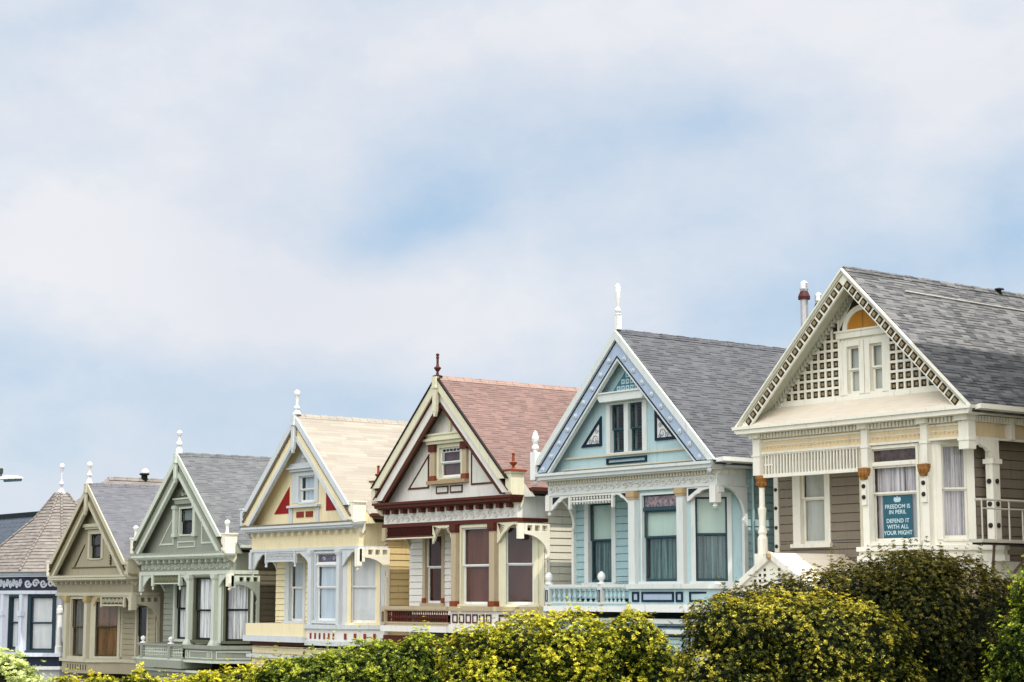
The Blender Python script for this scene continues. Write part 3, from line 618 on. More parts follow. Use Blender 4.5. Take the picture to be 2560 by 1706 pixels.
    H.put(H.mb().box(.6, 1.5, .25, .28, -3.5, -3.17), 'screen_board', paint('deep_maroon', (0, 0, 0)))
    b = skirt(H, p, wh, bei, wh, zt=-3.03, za=-3.15, zb=-3.53, zc=-3.76); m = H.mb(TF(F-.1))
    for k in range(6): frame_poly(m, [(3.85+k*.31, -3.24), (4.09+k*.31, -3.24), (4.09+k*.31, -3.49), (3.85+k*.31, -3.49)], .04, -.02, -.001)
    m.T = TC(5.79, F-.1); m.box(.1, 1.3, -.02, -.001, -3.30, -3.25); frame_poly(m, [(.1, -3.24), (1.3, -3.24), (1.3, -3.49), (.1, -3.49)], .04, -.024, -.001); H.put(m, 'skirt_panels', brn, b)
    lower_floor(H, p, wh, mar, z=-3.88); H.put(H.mb().box(.3, 5.7, F-.03, F+.1, -4.2, -3.88), 'lower_frieze', mar)
    H.put(H.mb().foot([(4.1, F-.14), (5.8, F-.14), (5.8, F-.10), (4.1, F-.10)], -3.029, -3.02), 'sill_flashing', bei)
    return H
MAROON = house_maroon()

# ================================================================== pale yellow house
def house_yellow():
    H = House(-54.49, 2.24, 'yellow_house', 'pale yellow house with red gable triangles, light grey trim and a beige shingle roof')
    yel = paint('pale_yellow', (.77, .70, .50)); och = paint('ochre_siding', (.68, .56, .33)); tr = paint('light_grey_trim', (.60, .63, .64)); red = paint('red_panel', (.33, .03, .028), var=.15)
    rf = shingle('beige_shingles', (.37, .34, .285), (.31, .28, .235), .07, tab=.8, row=.13, dens=.35)
    p = dict(xl=.3, xr=6.65, F=.15, R=1.1, ub=3.9, uc=5.73, depth=13.); cx, za, s = 3.35, 3.47, .93; F = .15
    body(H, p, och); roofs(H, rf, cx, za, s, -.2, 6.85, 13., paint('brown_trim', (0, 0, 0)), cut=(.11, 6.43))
    rake_layers(H, cx, za, s, .5, .5, tr, paint('grey_brown', (.25, .22, .16)), yel, tr)
    GF = lambda y: (lambda a, b, z: (a+0.25, y+b-0.15, z+(-0.02)))          # the gable face sits at its own depth behind the bargeboards
    T = GF(.5); G = (2.62, 3.56, .74, 1.58); gable_wall(H, T, cx-0.25, za-(-0.02), s, -.05, [G], yel)
    w_ = window(H, T, *G, tr, white, mz=1.14, casing=.12, sill=False, cl=.42, cr=.22, curtains=[('curtain', .74, 1.58, .1, 1, blueb)])
    H.put(H.mb(GF(.38)).box(2.12, 3.95, -.05, .13, .57, .64), 'window_sill', tr)
    m = H.mb(GF(.36)); m.box(2.18, 3.86, 0, .14, 1.72, 1.80); m.box(2.10, 3.92, -.08, .14, 1.80, 1.86); m.box(2.18, 3.88, -.02, .14, 1.86, 1.98); H.put(m, 'window_hood', tr)
    m = H.mb(T); m.prism([(2.3, 1.98), (3.9, 1.98), (3.15, 2.75)], -.03, -.001); m.lathe(3.1, -.05, [(.02, 2.02), (.06, 2.08), (.15, 2.14), (.10, 2.35), (.04, 2.6)], 10); H.put(m, 'gable_bell', tr)
    for P in ([(2.04, 1.27), (2.04, .41), (1.12, .41)], [(4.24, 1.30), (4.24, .42), (5.15, .42)]): H.put(H.mb(T).prism(P, -.02, -.001), 'red_triangle', red)
    m = H.mb(T); m.box(2.07, 2.27, -.05, -.001, -.05, .56); m.box(3.68, 3.86, -.05, -.001, -.05, .56); H.put(m, 'apron_side', tr)
    for a0, a1 in ((2.50, 2.92), (3.06, 3.46)): H.put(H.mb(T).box(a0, a1, -.03, -.001, .26, .44), 'red_panel', paint('orange_red', (.30, .07, .045)))
    kingpost(H, tr, cx-.03, za, 2.25, w=.085)
    finial(H, 'ridge_finial', white, cx-.03, -.06, za+.02, [(.15, 0), (.12, .04), (.07, .14), (.10, .18), (.11, .22), (.05, .27), (.04, .32), (.05, .5), (.055, .58), (.09, .63), (.10, .7), (.07, .76), (.01, .79)])
    pier(H, cream, 6.44, 6.70); pier(H, tr, -.08, .10); H.put(H.mb().box(-.04, 6.6, -.14, .5, -.02, .03), 'ledge', paint('grey_brown', (0, 0, 0)))
    entablature(H, p, tr, tr, yel, tr, dent=paint('cream_dentil', (0, 0, 0)), nd=15, dw=.10, dh=.12, dd=.14, z=(-.03, -.21, -.34, -.74, -.83))
    m = H.mb(TF(F)); m.box(1.25, 3.0, -.02, .03, -.89, -.831); m.box(1.25, 3.0, -.02, .03, -1.16, -1.10); m.box(1.2, 1.28, -.04, .05, -1.2, -.831); m.box(2.97, 3.05, -.04, .05, -1.2, -.831)
    for k in range(18): m.ribbon([(1.29+k*.093, -1.10), (1.38+k*.093, -.89)], .022, -.01, .02); m.ribbon([(1.38+k*.093, -1.10), (1.29+k*.093, -.89)], .022, -.012, .018)
    for u in (1.24, 3.01): m.lathe(u, .0, [(.05, -1.2), (.03, -1.25), (.055, -1.3), (.01, -1.34)], 8)
    spandrel(m, .45, -.832, .72, .55, 1, -.02, .03); spandrel(m, 3.88, -.832, .78, .40, -1, -.02, .03); H.put(m, 'porch_screen', tr)
    H.put(H.mb().box(1.28, 2.97, F+.04, F+.06, -1.1, -.85), 'screen_backing', paint('grey_brown', (0, 0, 0)))
    pendant(H, tr, .30, F, -.83, -1.52, .07); pendant(H, cream, 6.62, F, -.83, -1.50, .08)
    m = H.mb(TF(F)); spandrel(m, 5.76, -.832, .78, .50, 1, -.02, .03); H.put(m, 'bracket', tr)
    post(H, tr, 3.92, 4.11, .05, .2, -3.14, -.83, cap=(.10, tr)); post(H, tr, 5.55, 5.72, .05, .2, -3.14, -.83, cap=(.10, tr))
    side_arch(H, 6.65, cream, z0=-.80); side_arch(H, .3, tr, squares=False, z0=-.83, sg=-1, zbot=-3.45)
    LW = (1.15, 2.0, -3.05, -1.12); recess_wall(H, p, yel, [LW], zbot=-3.5); window(H, TF(1.1), *LW, tr, white, mz=-1.98, casing=.15, cl=.26, curtains=[('blind', -3.05, -1.1, .1, 1, blueb)])
    BW = (4.20, 5.50, -3.0, -.93); CW = (.26, 1.04, -3.05, -.95); bay_walls(H, p, tr, BW, CW, zbot=-3.15)
    window(H, TF(F+.04), *BW, tr, white, mz=-1.98, casing=.06, transom=-1.26, tmat=stained('dark_stained_glass', (.03, .03, .05), (.12, .11, .16), 12), curtains=[('blind', -3.0, -1.28, .05, 1, blueb)])
    m = H.mb(TF(F+.04)); 
    for sg in (-1, 1): m.ribbon([(4.85+sg*(.28+.09*(1-t/14)*math.cos(t*.6)), -1.1+.07*(1-t/14)*math.sin(t*.6)) for t in range(13)], .014, .05, .058)
    H.put(m, 'glass_emblem', lace)
    window(H, TC(5.73, F+.04), *CW, yel, white, mz=-1.97, casing=.12, curtains=[('blind', -3.05, -.95, 0, 1, whiteb)])
    H.put(H.mb().box(.35, 3.9, -.06, 1.2, -3.50, -3.12), 'porch_parapet', yel); H.put(H.mb().box(.28, 3.92, -.12, 1.2, -3.69, -3.501), 'porch_base', tr)
    b = skirt(H, p, offw, tr, tr, zt=-3.12, za=-3.25, zb=-3.62, zc=-3.76); m = H.mb(TF(F-.1))
    for k in range(6): m.box(4.12+k*.26, 4.20+k*.26, -.02, -.001, -3.56, -3.38)
    m.T = TC(5.77, F-.1)
    for k in range(4): m.box(.15+k*.3, .23+k*.3, -.02, -.001, -3.56, -3.38)
    H.put(m, 'skirt_slots', paint('orange_red', (0, 0, 0)), b)
    lower_floor(H, p, yel, tr, z=-3.85); H.put(H.mb().box(.34, 3.9, F-.02, F+.1, -3.80, -3.70), 'dark_band', paint('maroon_paint', (0, 0, 0)))
    return H
YELLOW = house_yellow()

# ================================================================== grey green house
def house_green():
    H = House(-62.29, 1.47, 'green_house', 'grey green house with pale trim, lace curtains and a mid grey shingle roof')
    gr = paint('grey_green', (.34, .36, .31)); tr = paint('pale_sage_trim', (.58, .62, .55)); dk = paint('dark_olive_trim', (.17, .18, .12)); sidem = paint('olive_siding', (.19, .175, .13))  # dk: dark olive paint for beading, casings and fretwork backing
    rf = shingle('mid_grey_shingles', (.12, .128, .135), (.165, .17, .175), .5, dens=.4)
    p = dict(xl=.3, xr=6.75, F=.15, R=1.1, ub=3.9, uc=5.9, depth=13.); cx, za, s = 3.38, 3.47, .93; F = .15
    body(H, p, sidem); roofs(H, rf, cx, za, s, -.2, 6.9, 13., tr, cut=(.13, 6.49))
    rake_layers(H, cx, za, s, .5, .5, tr, dk, gr, tr)
    GF = lambda y: (lambda a, b, z: (a+0.40, y+b-0.20, z+(-0.02)))          # the gable face sits at its own depth behind the bargeboards
    T = GF(.5); G = (2.48, 3.40, .68, 1.58); gable_wall(H, T, cx-0.40, za-(-0.02), s, -.05, [G], gr)
    window(H, T, *G, tr, blackp, mz=1.14, casing=.06, sill=False, curtains=[('blind', 1.14, 1.58, 0, 1, fabric('sage_blind', (.25, .30, .27), (.2, .25, .22), 3))])
    for a in (2.10, 3.56): m = H.mb(T); m.box(a, a+.18, -.12, 0, .62, 1.68); m.box(a-.04, a+.22, -.15, 0, 1.58, 1.7); m.box(a-.03, a+.21, -.14, 0, .6, .72); H.put(m, 'pilaster', tr)
    m = H.mb(GF(.36)); m.prism([(2.3, 1.74), (3.78, 1.74), (3.86, 1.90), (2.22, 1.90)], 0, .14); H.put(m, 'window_hood', gr); H.put(H.mb(GF(.36)).box(2.18, 3.9, -.04, .14, 1.901, 1.95), 'hood_cap', tr)
    m = H.mb(T); m.prism([(2.35, 2.0), (3.9, 2.0), (3.2, 2.55)], -.02, -.001); H.put(m, 'fretwork_back', dk); m = H.mb(GF(.47)); scrolls(m, 2.5, 3.75, 2.02, 2.2, 5, 0, .009, .03); scrolls(m, 2.8, 3.5, 2.2, 2.36, 3, 0, .009, .03); H.put(m, 'fretwork', tr)
    for P in ([(2.05, 1.37), (2.05, .33), (.98, .33)], [(4.05, 1.37), (4.05, .33), (5.2, .33)]):
        m = H.mb(T); frame_poly(m, P, .06, -.03, -.001); H.put(m, 'triangle_frame', tr)
    m = H.mb(T); frame_poly(m, [(2.34, .44), (3.60, .44), (3.60, .22), (2.34, .22)], .04, -.03, -.001); H.put(m, 'gable_panel', tr)
    kingpost(H, tr, cx-.05, za, 2.45, w=.085)
    finial(H, 'ridge_finial', white, cx-.04, -.06, za+.0, [(.12, 0), (.12, .12), (.08, .2), (.04, .25), (.10, .3), (.11, .36), (.07, .42), (.04, .48), (.035, .6), (.08, .66), (.10, .73), (.07, .79), (.01, .82)])
    for u0, u1, mt in ((6.50, 6.77, cream), (-.10, .12, cream)):
        pi = pier(H, mt, u0, u1); m = H.mb(); m.lathe((u0+u1)/2, .05, [(.06, .62), (.05, .7), (.05, .86), (.08, .9), (.10, .97), (.07, 1.03), (.01, 1.06)], 10); H.put(m, 'corner_finial', white, pi)
    H.put(H.mb().box(-.0, 6.6, -.16, .5, -.06, .03), 'ledge', gr)
    entablature(H, p, tr, tr, gr, tr, dent=tr, nd=15, dw=.10, dh=.11, dd=.14, scroll=(tr, 26, .03), z=(-.06, -.22, -.34, -.62, -.75))
    m = H.mb(TF(F)); 
    for u in (1.25, 3.25): m.box(u-.07, u+.07, -.05, .06, -1.12, -.751); m.lathe(u, 0, [(.05, -1.12), (.03, -1.16), (.05, -1.22), (.01, -1.28)], 8)
    m.box(1.32, 3.18, -.01, .03, -1.06, -1.02); spandrel(m, .5, -.752, .66, .40, 1, -.02, .02); spandrel(m, 3.88, -.752, .54, .42, -1, -.02, .02); so_ = H.put(m, 'porch_screen', tr)
    H.put(H.mb().box(1.32, 3.18, F, F+.03, -1.02, -.751), 'screen_panel', dk, so_); m = H.mb(TF(F-.015)); scrolls(m, 1.35, 3.15, -1.0, -.78, 14, 0, .014, .025); H.put(m, 'screen_fretwork', paint('olive_fret', (.3, .3, .2)), so_)
    pendant(H, tr, .36, F, -.75, -1.46, .07); pendant(H, cream, 6.70, F, -.75, -1.30, .10)
    m = H.mb(TF(F)); spandrel(m, 5.96, -.752, .66, .42, 1, -.02, .02); H.put(m, 'bracket', tr)
    for a0, a1 in ((3.92, 4.13), (5.68, 5.88)):
        m = H.mb(); c = (a0+a1)/2; m.lathe(c, .12, [(.17, -3.13), (.15, -3.06), (.10, -2.95), (.09, -.95), (.13, -.88), (.14, -.75)], 4, sq=True); H.put(m, 'post', tr)
    side_arch(H, 6.75, tr, z0=-.80); side_arch(H, .3, tr, squares=False, z0=-.76, sg=-1)
    LW = (1.18, 2.0, -3.0, -1.1); recess_wall(H, p, gr, [LW]); window(H, TF(1.1), *LW, tr, blackp, mz=-1.92, casing=.14, curtains=[('curtain', -3, -1.1, .08, 1, lace)])
    BW = (4.24, 5.60, -2.96, -.86); CW = (.26, 1.04, -2.98, -.9); bay_walls(H, p, tr, BW, CW)
    window(H, TF(F+.04), *BW, dk, blackp, mz=-1.96, casing=.05, curtains=[('curtain', -2.96, -.86, .04, 1, lace)]); window(H, TC(5.9, F+.04), *CW, dk, blackp, mz=-1.94, casing=.05, cl=.08, curtains=[('curtain', -2.98, -.9, .04, 1, lace)])
    m = H.mb(TC(5.9, F+.04)); m.box(.03, .12, -.08, 0, -3.05, -.76); m.box(1.12, 1.2, -.05, 0, -3.05, -.76); H.put(m, 'bay_trim', tr)
    balcony(H, p, gr, tr, gr, gr, .62, 3.9, [(1.1, 2.95, 14), (3.15, 3.88, 6)], posts=(.95, 3.02), knob=white, knobprof=BALL, z=(-3.13, -3.22, -3.62, -3.95), bw=.03)
    H.put(H.mb().box(.6, 3.9, -.1, -.04, -3.70, -3.621), 'rail_moulding', tr)
    m = H.mb(TF(-.05)); 
    for k in range(3): m.box(.97, 3.88, -.005, .04, -3.32-k*.1, -3.30-k*.1)
    H.put(m, 'balcony_lattice', tr)
    b = skirt(H, p, gr, gr, tr, zt=-3.13, za=-3.26, zb=-3.64, zc=-3.72); m = H.mb(TF(F-.1))
    for a0, a1 in ((3.95, 4.12), (4.22, 5.5), (5.58, 5.8)): frame_poly(m, [(a0, -3.32), (a1, -3.32), (a1, -3.58), (a0, -3.58)], .035, -.02, -.001)
    m.T = TC(5.94, F-.1); frame_poly(m, [(.06, -3.32), (1.25, -3.32), (1.25, -3.58), (.06, -3.58)], .035, -.02, -.001); H.put(m, 'skirt_panels', tr, b)
    lower_floor(H, p, gr, tr, z=-4.05); H.put(H.mb().box(.2, 5.9, F-.06, F+.12, -4.08, -4.0), 'lower_band', tr)
    return H
GREEN = house_green()

# ================================================================== olive house, plan mirrored: bay on the left, porch on the right
def house_olive():
    H = House(-69.35, .725, 'olive_house', 'olive tan house with dark windows and grey roof, between the turret and the green house')
    ol = paint('olive_tan', (.40, .37, .28)); tr = paint('tan_trim', (.52, .50, .40)); dk = paint('dark_olive', (.13, .10, .05))
    rf = shingle('plain_grey_shingles', (.13, .135, .155), (.165, .165, .18), .35, dens=.3)
    p = dict(xl=.35, xr=6.75, F=.15, R=1.1, ub=1.25, uc=3.2, depth=13.); cx, za, s = 3.4, 3.48, .92; F = .15
    body(H, p, ol); roofs(H, rf, cx, za, s, -.15, 6.9, 13., tr, cut=(.13, 6.49))
    rake_layers(H, cx, za, s, .5, .4, tr, dk, paint('olive_panel', (.30, .27, .17)), tr)
    GF = lambda y: (lambda a, b, z: (a+0.42, y+b-0.20, z+(-0.02)))          # the gable face sits at its own depth behind the bargeboards
    T = GF(.5); G = (2.42, 3.38, .70, 1.62); gable_wall(H, T, cx-0.42, za-(-0.02), s, -.05, [G], ol)
    window(H, T, *G, tr, blackp, mz=1.18, casing=.16, sill=False, curtains=[('curtain', .7, 1.62, 0, .55, fabric('brown_drape', (.12, .09, .09), (.05, .04, .04), 8))])
    m = H.mb(GF(.36)); m.box(2.2, 3.85, 0, .14, 1.80, 1.88); m.box(2.12, 3.92, -.06, .14, 1.88, 2.0); H.put(m, 'window_hood', tr)
    m = H.mb(T); m.box(4.20, 4.26, -.03, 0, .42, 1.3)
    for k in range(9): m.lathe(4.23, -.05, [(.01, .45+k*.1), (.04, .49+k*.1), (.01, .53+k*.1)], 5)
    m.prism([(2.0, 1.25), (1.95, 1.15), (1.1, .40), (1.2, .40)], -.03, 0); H.put(m, 'gable_beading', dk); H.put(H.mb(T).box(.9, 5.8, -.03, -.001, .34, .38), 'gable_ledge', dk)
    kingpost(H, tr, cx-.05, za, 2.3, w=.08)
    finial(H, 'ridge_finial', cream, cx-.06, -.06, za+.02, [(.13, 0), (.05, .2), (.04, .24), (.10, .3), (.10, .34), (.05, .4), (.03, .45), (.035, .55), (.06, .6), (.10, .68), (.10, .74), (.06, .8), (.01, .82)])
    pier(H, tr, 6.50, 6.77); pier(H, cream, -.12, .12); H.put(H.mb().box(.15, 6.6, -.16, .5, -.04, .04), 'ledge', tr)
    entablature(H, p, tr, tr, ol, tr, dent=tr, nd=15, dw=.08, dh=.10, dd=.14, z=(-.06, -.18, -.30, -.60, -.72))
    for a0, wd, sg in ((1.22, .55, -1), (3.62, .5, 1), (3.16, .3, -1)): m = H.mb(TF(F)); spandrel(m, a0, -.722, wd, .36, sg, -.02, .02); H.put(m, 'bracket', paint('mustard_trim', (.45, .38, .2)))
    m = H.mb(TF(F)); m.box(4.25, 6.1, -.02, .03, -.78, -.722); m.box(4.25, 6.1, -.02, .03, -1.10, -1.04); m.box(4.2, 4.3, -.03, .05, -1.14, -.722); m.box(6.05, 6.15, -.03, .05, -1.14, -.722); spandrel(m, 6.72, -.722, .55, .42, -1, -.02, .03); so_ = H.put(m, 'porch_screen', tr)
    H.put(H.mb().box(4.3, 6.05, F+.01, F+.04, -1.04, -.78), 'screen_backing', dk, so_); m = H.mb(TF(F-.005)); scrolls(m, 4.32, 6.03, -1.03, -.79, 11, -.008, .012, .03); H.put(m, 'screen_fretwork', tr, so_)
    H.put(H.mb().box(6.62, 6.84, F-.1, F+.12, -1.24, -.722), 'pendant', tr)
    post(H, tr, 2.98, 3.22, .05, .2, -3.08, -.72, cap=(.2, paint('mustard_trim', (0, 0, 0)))); post(H, tr, 1.25, 1.48, .05, .2, -3.08, -.72, cap=(.2, paint('mustard_trim', (0, 0, 0))))
    side_arch(H, 6.75, tr, z0=-.74); 
    LW = (5.30, 6.10, -2.95, -1.1); recess_wall(H, p, ol, [LW], a0=4.1, a1=6.75); window(H, TF(1.1), *LW, tr, blackp, mz=-2.2, casing=.12, curtains=[('blind', -2.9, -2.2, .3, 1, paint('terracotta', (.3, .10, .04)))])
    L = (4.15-3.2)/SQ; BW = (1.62, 2.90, -3.0, -.84); CW = (.24, 1.10, -2.98, -.95); Fp = F+.04
    m = H.mb(TF(Fp)); fill(m, -3.1, -.7, lambda z: (1.25, 3.2), [BW]); m.T = TC(3.2, Fp); fill(m, -3.1, -.7, lambda z: (0, L), [CW]); m.T = ID; m.poly([(1.25, Fp, -3.1), (.35, 1.1, -3.1), (.35, 1.1, -.7), (1.25, Fp, -.7)]); H.put(m, 'bay_wall', tr)
    window(H, TF(Fp), *BW, tr, dk, mz=-1.9, casing=.06, curtains=[('curtain', -3, -.84, .05, 1, fabric('olive_curtain', (.20, .19, .14), (.10, .09, .06), 5))]); window(H, TC(3.2, Fp), *CW, tr, dk, mz=-1.88, casing=.1, curtains=[('blind', -2.98, -.95, .08, .95, orangeb)])
    H.put(H.mb().foot([(.9, F-.08), (3.25, F-.08), (4.25, 1.02), (6.8, 1.02), (6.8, 1.3), (.9, 1.3)], -3.2, -3.08), 'sill_course', tr)
    H.put(H.mb().foot([(1.0, F-.0), (3.22, F-.0), (4.2, 1.06), (6.75, 1.06), (6.75, 1.3), (1.0, 1.3)], -3.62, -3.201), 'bay_skirt', ol)
    m = H.mb(TF(F)); 
    for k in range(8): m.box(1.5+k*.22, 1.56+k*.22, -.012, -.001, -3.5, -3.3)
    H.put(m, 'skirt_slots', dk)
    q = dict(p); q['uc'] = 5.8; lower_floor(H, q, ol, tr, z=-3.85)
    pass
    return H
OLIVE = house_olive()

# ================================================================== cream house with the lattice gable (nearest)
def house_cream():
    H = House(-31.44, 3.92, 'cream_house', 'cream and taupe house with a lattice gable and an arched gold window')
    crm = paint('cream_white_trim', (.77, .755, .675)); tau = paint('taupe_siding', (.30, .265, .215), var=.2); yfr = paint('butter_frieze', (.74, .63, .44)); dkb = paint('dark_brown_inset', (.065, .05, .03), var=.3); tan = paint('tan_boss', (.34, .28, .17), var=.3); pea = paint('peach_siding', (.68, .55, .44)); gold = paint('gold_leaf', (.36, .20, .07), var=.9, dirt=.5)
    soff = paint('grey_cream_soffit', (.56, .56, .48), dirt=.25)
    rf = shingle('weathered_shingles', (.085, .09, .097), (.20, .20, .20), .8, tab=.26, row=.105, dens=.5)
    pent = shingle('cream_pent_shingles', (.80, .72, .58), (.76, .68, .55), .06, u='X', tab=.25, row=.17, vs=2.2, dens=.4)
    p = dict(xl=.38, xr=6.5, F=.15, R=1.1, ub=3.5, uc=5.55, depth=17.); cx, za, s = 3.45, 3.33, .975; F = .15
    # walls
    m = H.mb(TR(6.15)); fill(m, -3.2, -.02, lambda z: (.79, 17), [], rows=.205, prof=lap(.205, .012)); H.put(m, 'side_wall', tau)
    m = H.mb(TR(6.42)); m.box(.9, 17, 0, .12, -3.62, -3.2); H.put(m, 'belt_course', crm); m = H.mb(TR(6.35)); fill(m, -HG, -3.62, lambda z: (.9, 17), [], rows=.4, prof=lap(.4, .015)); H.put(m, 'lower_wall', pea)
    m = H.mb(TL(.38)); m.box(1.1, 17, 0, .06, -HG, -.02); H.put(m, 'side_wall', tau); H.put(H.mb().box(.38, 6.3, 16.95, 17, -HG, 0), 'back_wall', tau)
    m = H.mb(); m.poly([(.38, 1.1, -3.4), (6.3, 1.1, -3.4), (6.3, 17, -3.4), (.38, 17, -3.4)]); m.poly([(.38, 1.0, -.05), (6.3, 1.0, -.05), (6.3, 17, -.05), (.38, 17, -.05)]); H.put(m, 'inner_floor', M_dark)
    roofs(H, rf, cx, za+.03, s, .0, 6.9, 17., crm, gx=.16, y0=-.16, yeave=-.10)
    m = H.mb(TR(6.5)); m.box(.2, 17, -.25, 0, -.14, -.03); H.put(m, 'eave_moulding', crm)
    m = H.mb(); m.tube((3.95, 1.35, 2.91), (3.98, 3.2, 2.88), .018); m.tube((3.98, 3.2, 2.88), (4.02, 6.8, 2.84), .018); H.put(m, 'roof_cable', paint('cable_white', (.6, .6, .58)))
    # rake
    rake_band(H, 'rake_moulding', crm, cx, za, s, .0, .05, .0, .0, -.24, -.161); rake_band(H, 'bargeboard', soff, cx, za, s, .05, .12, .0, .0, -.20, -.12)
    bb = rake_band(H, 'patterned_bargeboard', crm, cx, za, s, .12, .43, .0, .0, -.16, -.10); rake_band(H, 'rake_soffit', soff, cx, za, s, .15, .19, .02, .02, -.099, .52)
    c, sn = math.cos(math.atan(s)), math.sin(math.atan(s))
    for sg, b in zip((-1, 1), bb):
        mo = H.mb(); mi = H.mb(); d = .17
        while d < 4.35:
            for (mm, h, y) in ((mo, .078, -.175), (mi, .042, -.187)):
                u0 = cx+sg*d*c; z0 = za-d*sn-.275; P = []
                for (e, g) in ((-h, -h), (h, -h), (h, h), (-h, h)): P.append((u0+sg*(e*c)-sg*(-g)*sn*1.0, z0-e*sn+g*c))
                mm.prism(P, y, y+.012)
            d += .212
        H.put(mo, 'square_inset', dkb, b); H.put(mi, 'square_boss', tan, b)
    # gable wall, deep set
    cg, zg = cx-.42, za+.07; GF = lambda y: (lambda a, b, z: (a+.42, y+b-.43, z-.07))          # the gable face sits half a metre behind the bargeboards
    T = GF(.93); hs = [(2.52, 2.88), (3.19, 3.55)]; zb = .50
    gable_wall(H, T, cg, zg, s, zb-.1, [(a, b, .66, 1.74) for a, b in hs], crm)
    wins = []
    for k, (a, b) in enumerate(hs):
        window(H, T, a, b, .66, 1.74, crm, crm, mz=1.21, casing=.12, sill=False, cl=.2 if k == 0 else .14, cr=.14 if k == 0 else .19, curtains=[('blind', .66, 1.74, 0, 1, fabric('pale_grey_blind', (.52, .54, .50), (.44, .47, .43), 3))])
    m = H.mb(GF(.86)); m.box(2.24, 3.80, 0, .07, 1.93, 2.07); m.box(2.20, 3.84, -.03, .07, 2.07, 2.11); m.box(2.2, 3.84, .01, .07, .52, .62); H.put(m, 'window_hood', crm)
    m = H.mb(GF(.86)); A = arc(3.02, 2.11, .58, .54, math.pi, 0, 16); B = arc(3.02, 2.11, .45, .42, math.pi, 0, 16); m.strip(A, B, 0, .08); fo = H.put(m, 'arched_window', crm)
    m = H.mb(GF(.9)); m.prism(B, 0, .02); H.put(m, 'gold_glass', paint('amber_glass', (.50, .27, .055), rough=.35, var=.4), fo); H.put(H.mb(GF(.89)).box(3.01, 3.03, 0, .012, 2.11, 2.52), 'glazing_bar', gold, fo)
    zt = lambda u: zg-.30-s*abs(u-cg)
    for (u0, u1) in ((.7, 2.30), (3.76, 6.2)):
        left = u0 < 2; x_in, x_out = (2.30, u0) if left else (3.76, u1)
        m = H.mb(T); P = [(x_in, .62), (x_in, zt(x_in))]; q = cg-(zg-.30-.62)/s if left else cg+(zg-.30-.62)/s; P.append((q, .62)); m.prism(P, -.012, -.001); lo = H.put(m, 'lattice_panel', dkb)
        m = H.mb(T); m2 = H.mb(T); st = .212; nx = 0; x = x_in
        z = .62
        while z < 2.0:
            uu = cg-(zg-.30-z)/s if left else cg+(zg-.30-z)/s
            if (uu < x_in-.05 if left else uu > x_in+.05): m.box(min(uu, x_in), max(uu, x_in), -.05, -.013, z-.028, z+.028)
            z += .215
        k = 0
        while True:
            xx = x_in-k*st if left else x_in+k*st
            if zt(xx) < .64: break
            m.box(xx-.028, xx+.028, -.047, -.014, .62, zt(xx))
            z = .62
            while z < 2.0:
                xc = xx-st/2 if left else xx+st/2
                if zt(xc) > z+.16: m2.box(xc-.035, xc+.035, -.03, -.013, z+.072, z+.143)
                z += .215
            k += 1
        H.put(m, 'lattice', crm, lo); H.put(m2, 'lattice_boss', tan, lo)
    m = H.mb(T); 
    for sg in (-1, 1):
        for k in range(34):
            d = .35+k*.085; u = cg+sg*d; z = zg-.185-s*d; m.prism([(u-.022, z+.0), (u+.022, z+.0), (u+.022, z-.15), (u-.022, z-.15)], -.14, -.02)
    H.put(m, 'gable_dentils', soff)
    tri_ = H.mb(GF(.905)); tri_.prism([(2.26, 2.09), (2.30, 2.12), (cg, zg-.20), (3.78, 2.14), (3.78, 2.09)], .0, .01); H.put(tri_, 'gable_peak', dkb)
    m = H.mb(); m.prism([(.62, .0), (6.3, .0), (6.3, -.02), (.62, -.02)], -.1, .5)
    H.put(m, 'gable_floor', crm)
    m = H.mb(); m.poly([(.32, -.14, .045), (6.55, -.14, .045), (6.28, .497, .49), (.62, .497, .49)]); m.poly([(.32, -.14, .01), (6.55, -.14, .01), (6.55, -.14, .045), (.32, -.14, .045)]); H.put(m, 'pent_roof', pent)
    H.put(H.mb().box(.75, 6.15, .42, .495, .44, .54), 'gable_sill', crm)
    # entablature
    m = H.mb(); m.prism([(.0, .0), (6.95, .0), (6.93, -.07), (.02, -.07)], -.30, .3); m.prism([(.05, -.07), (6.9, -.07), (6.84, -.17), (.11, -.17)], -.25, .3); H.put(m, 'crown_moulding', crm)
    m = H.mb(); m.box(.38, 6.5, F, F+.08, -.60, -.17); m.box(6.42, 6.5, F+.08, 1.1, -.6, -.17); m.box(6.3, 6.44, 1.1, 17, -.6, -.14); m.box(.38, .46, F+.08, 1.1, -.6, -.1); m.box(.46, 6.42, F+.08, 1.2, -.59, -.56); fr = H.put(m, 'frieze', yfr)
    m = H.mb()
    for k in range(60): m.box(.42+k*.1015, .48+k*.1015, F-.12, F-.001, -.29, -.18)
    for k in range(60): m.box(6.501, 6.58, .25+k*.1015, .31+k*.1015, -.29, -.16)
    H.put(m, 'dentils', crm, fr)
    m = H.mb(); m.box(.4, 6.48, F-.03, F-.002, -.36, -.32); m.box(.36, 6.52, F-.05, F+.06, -.65, -.601); m.box(.4, 6.48, F-.015, F-.002, -.47, -.45); m.box(6.48, 6.53, F+.06, 17, -.65, -.601); H.put(m, 'frieze_moulding', crm, fr)
    m = H.mb(); 
    for k in range(52): m.lathe(.5+k*.115, F-.004, [(.005, -.53), (.03, -.50), (.005, -.47)], 5)
    H.put(m, 'frieze_beads', yfr, fr)
    for (a0, a1, z0) in ((.36, .58, -1.14), (3.68, 3.86, -1.12), (5.34, 5.52, -1.12), (6.36, 6.62, -.88)):
        m = H.mb(); m.box(a0, a1, F-.12, F+.12, z0, -.19); m.box(a0-.03, a1+.03, F-.22, F+.1, -.28, -.172); m.box(a0-.02, a1+.02, F-.14, F+.1, -.70, -.66); H.put(m, 'bracket_post', crm)
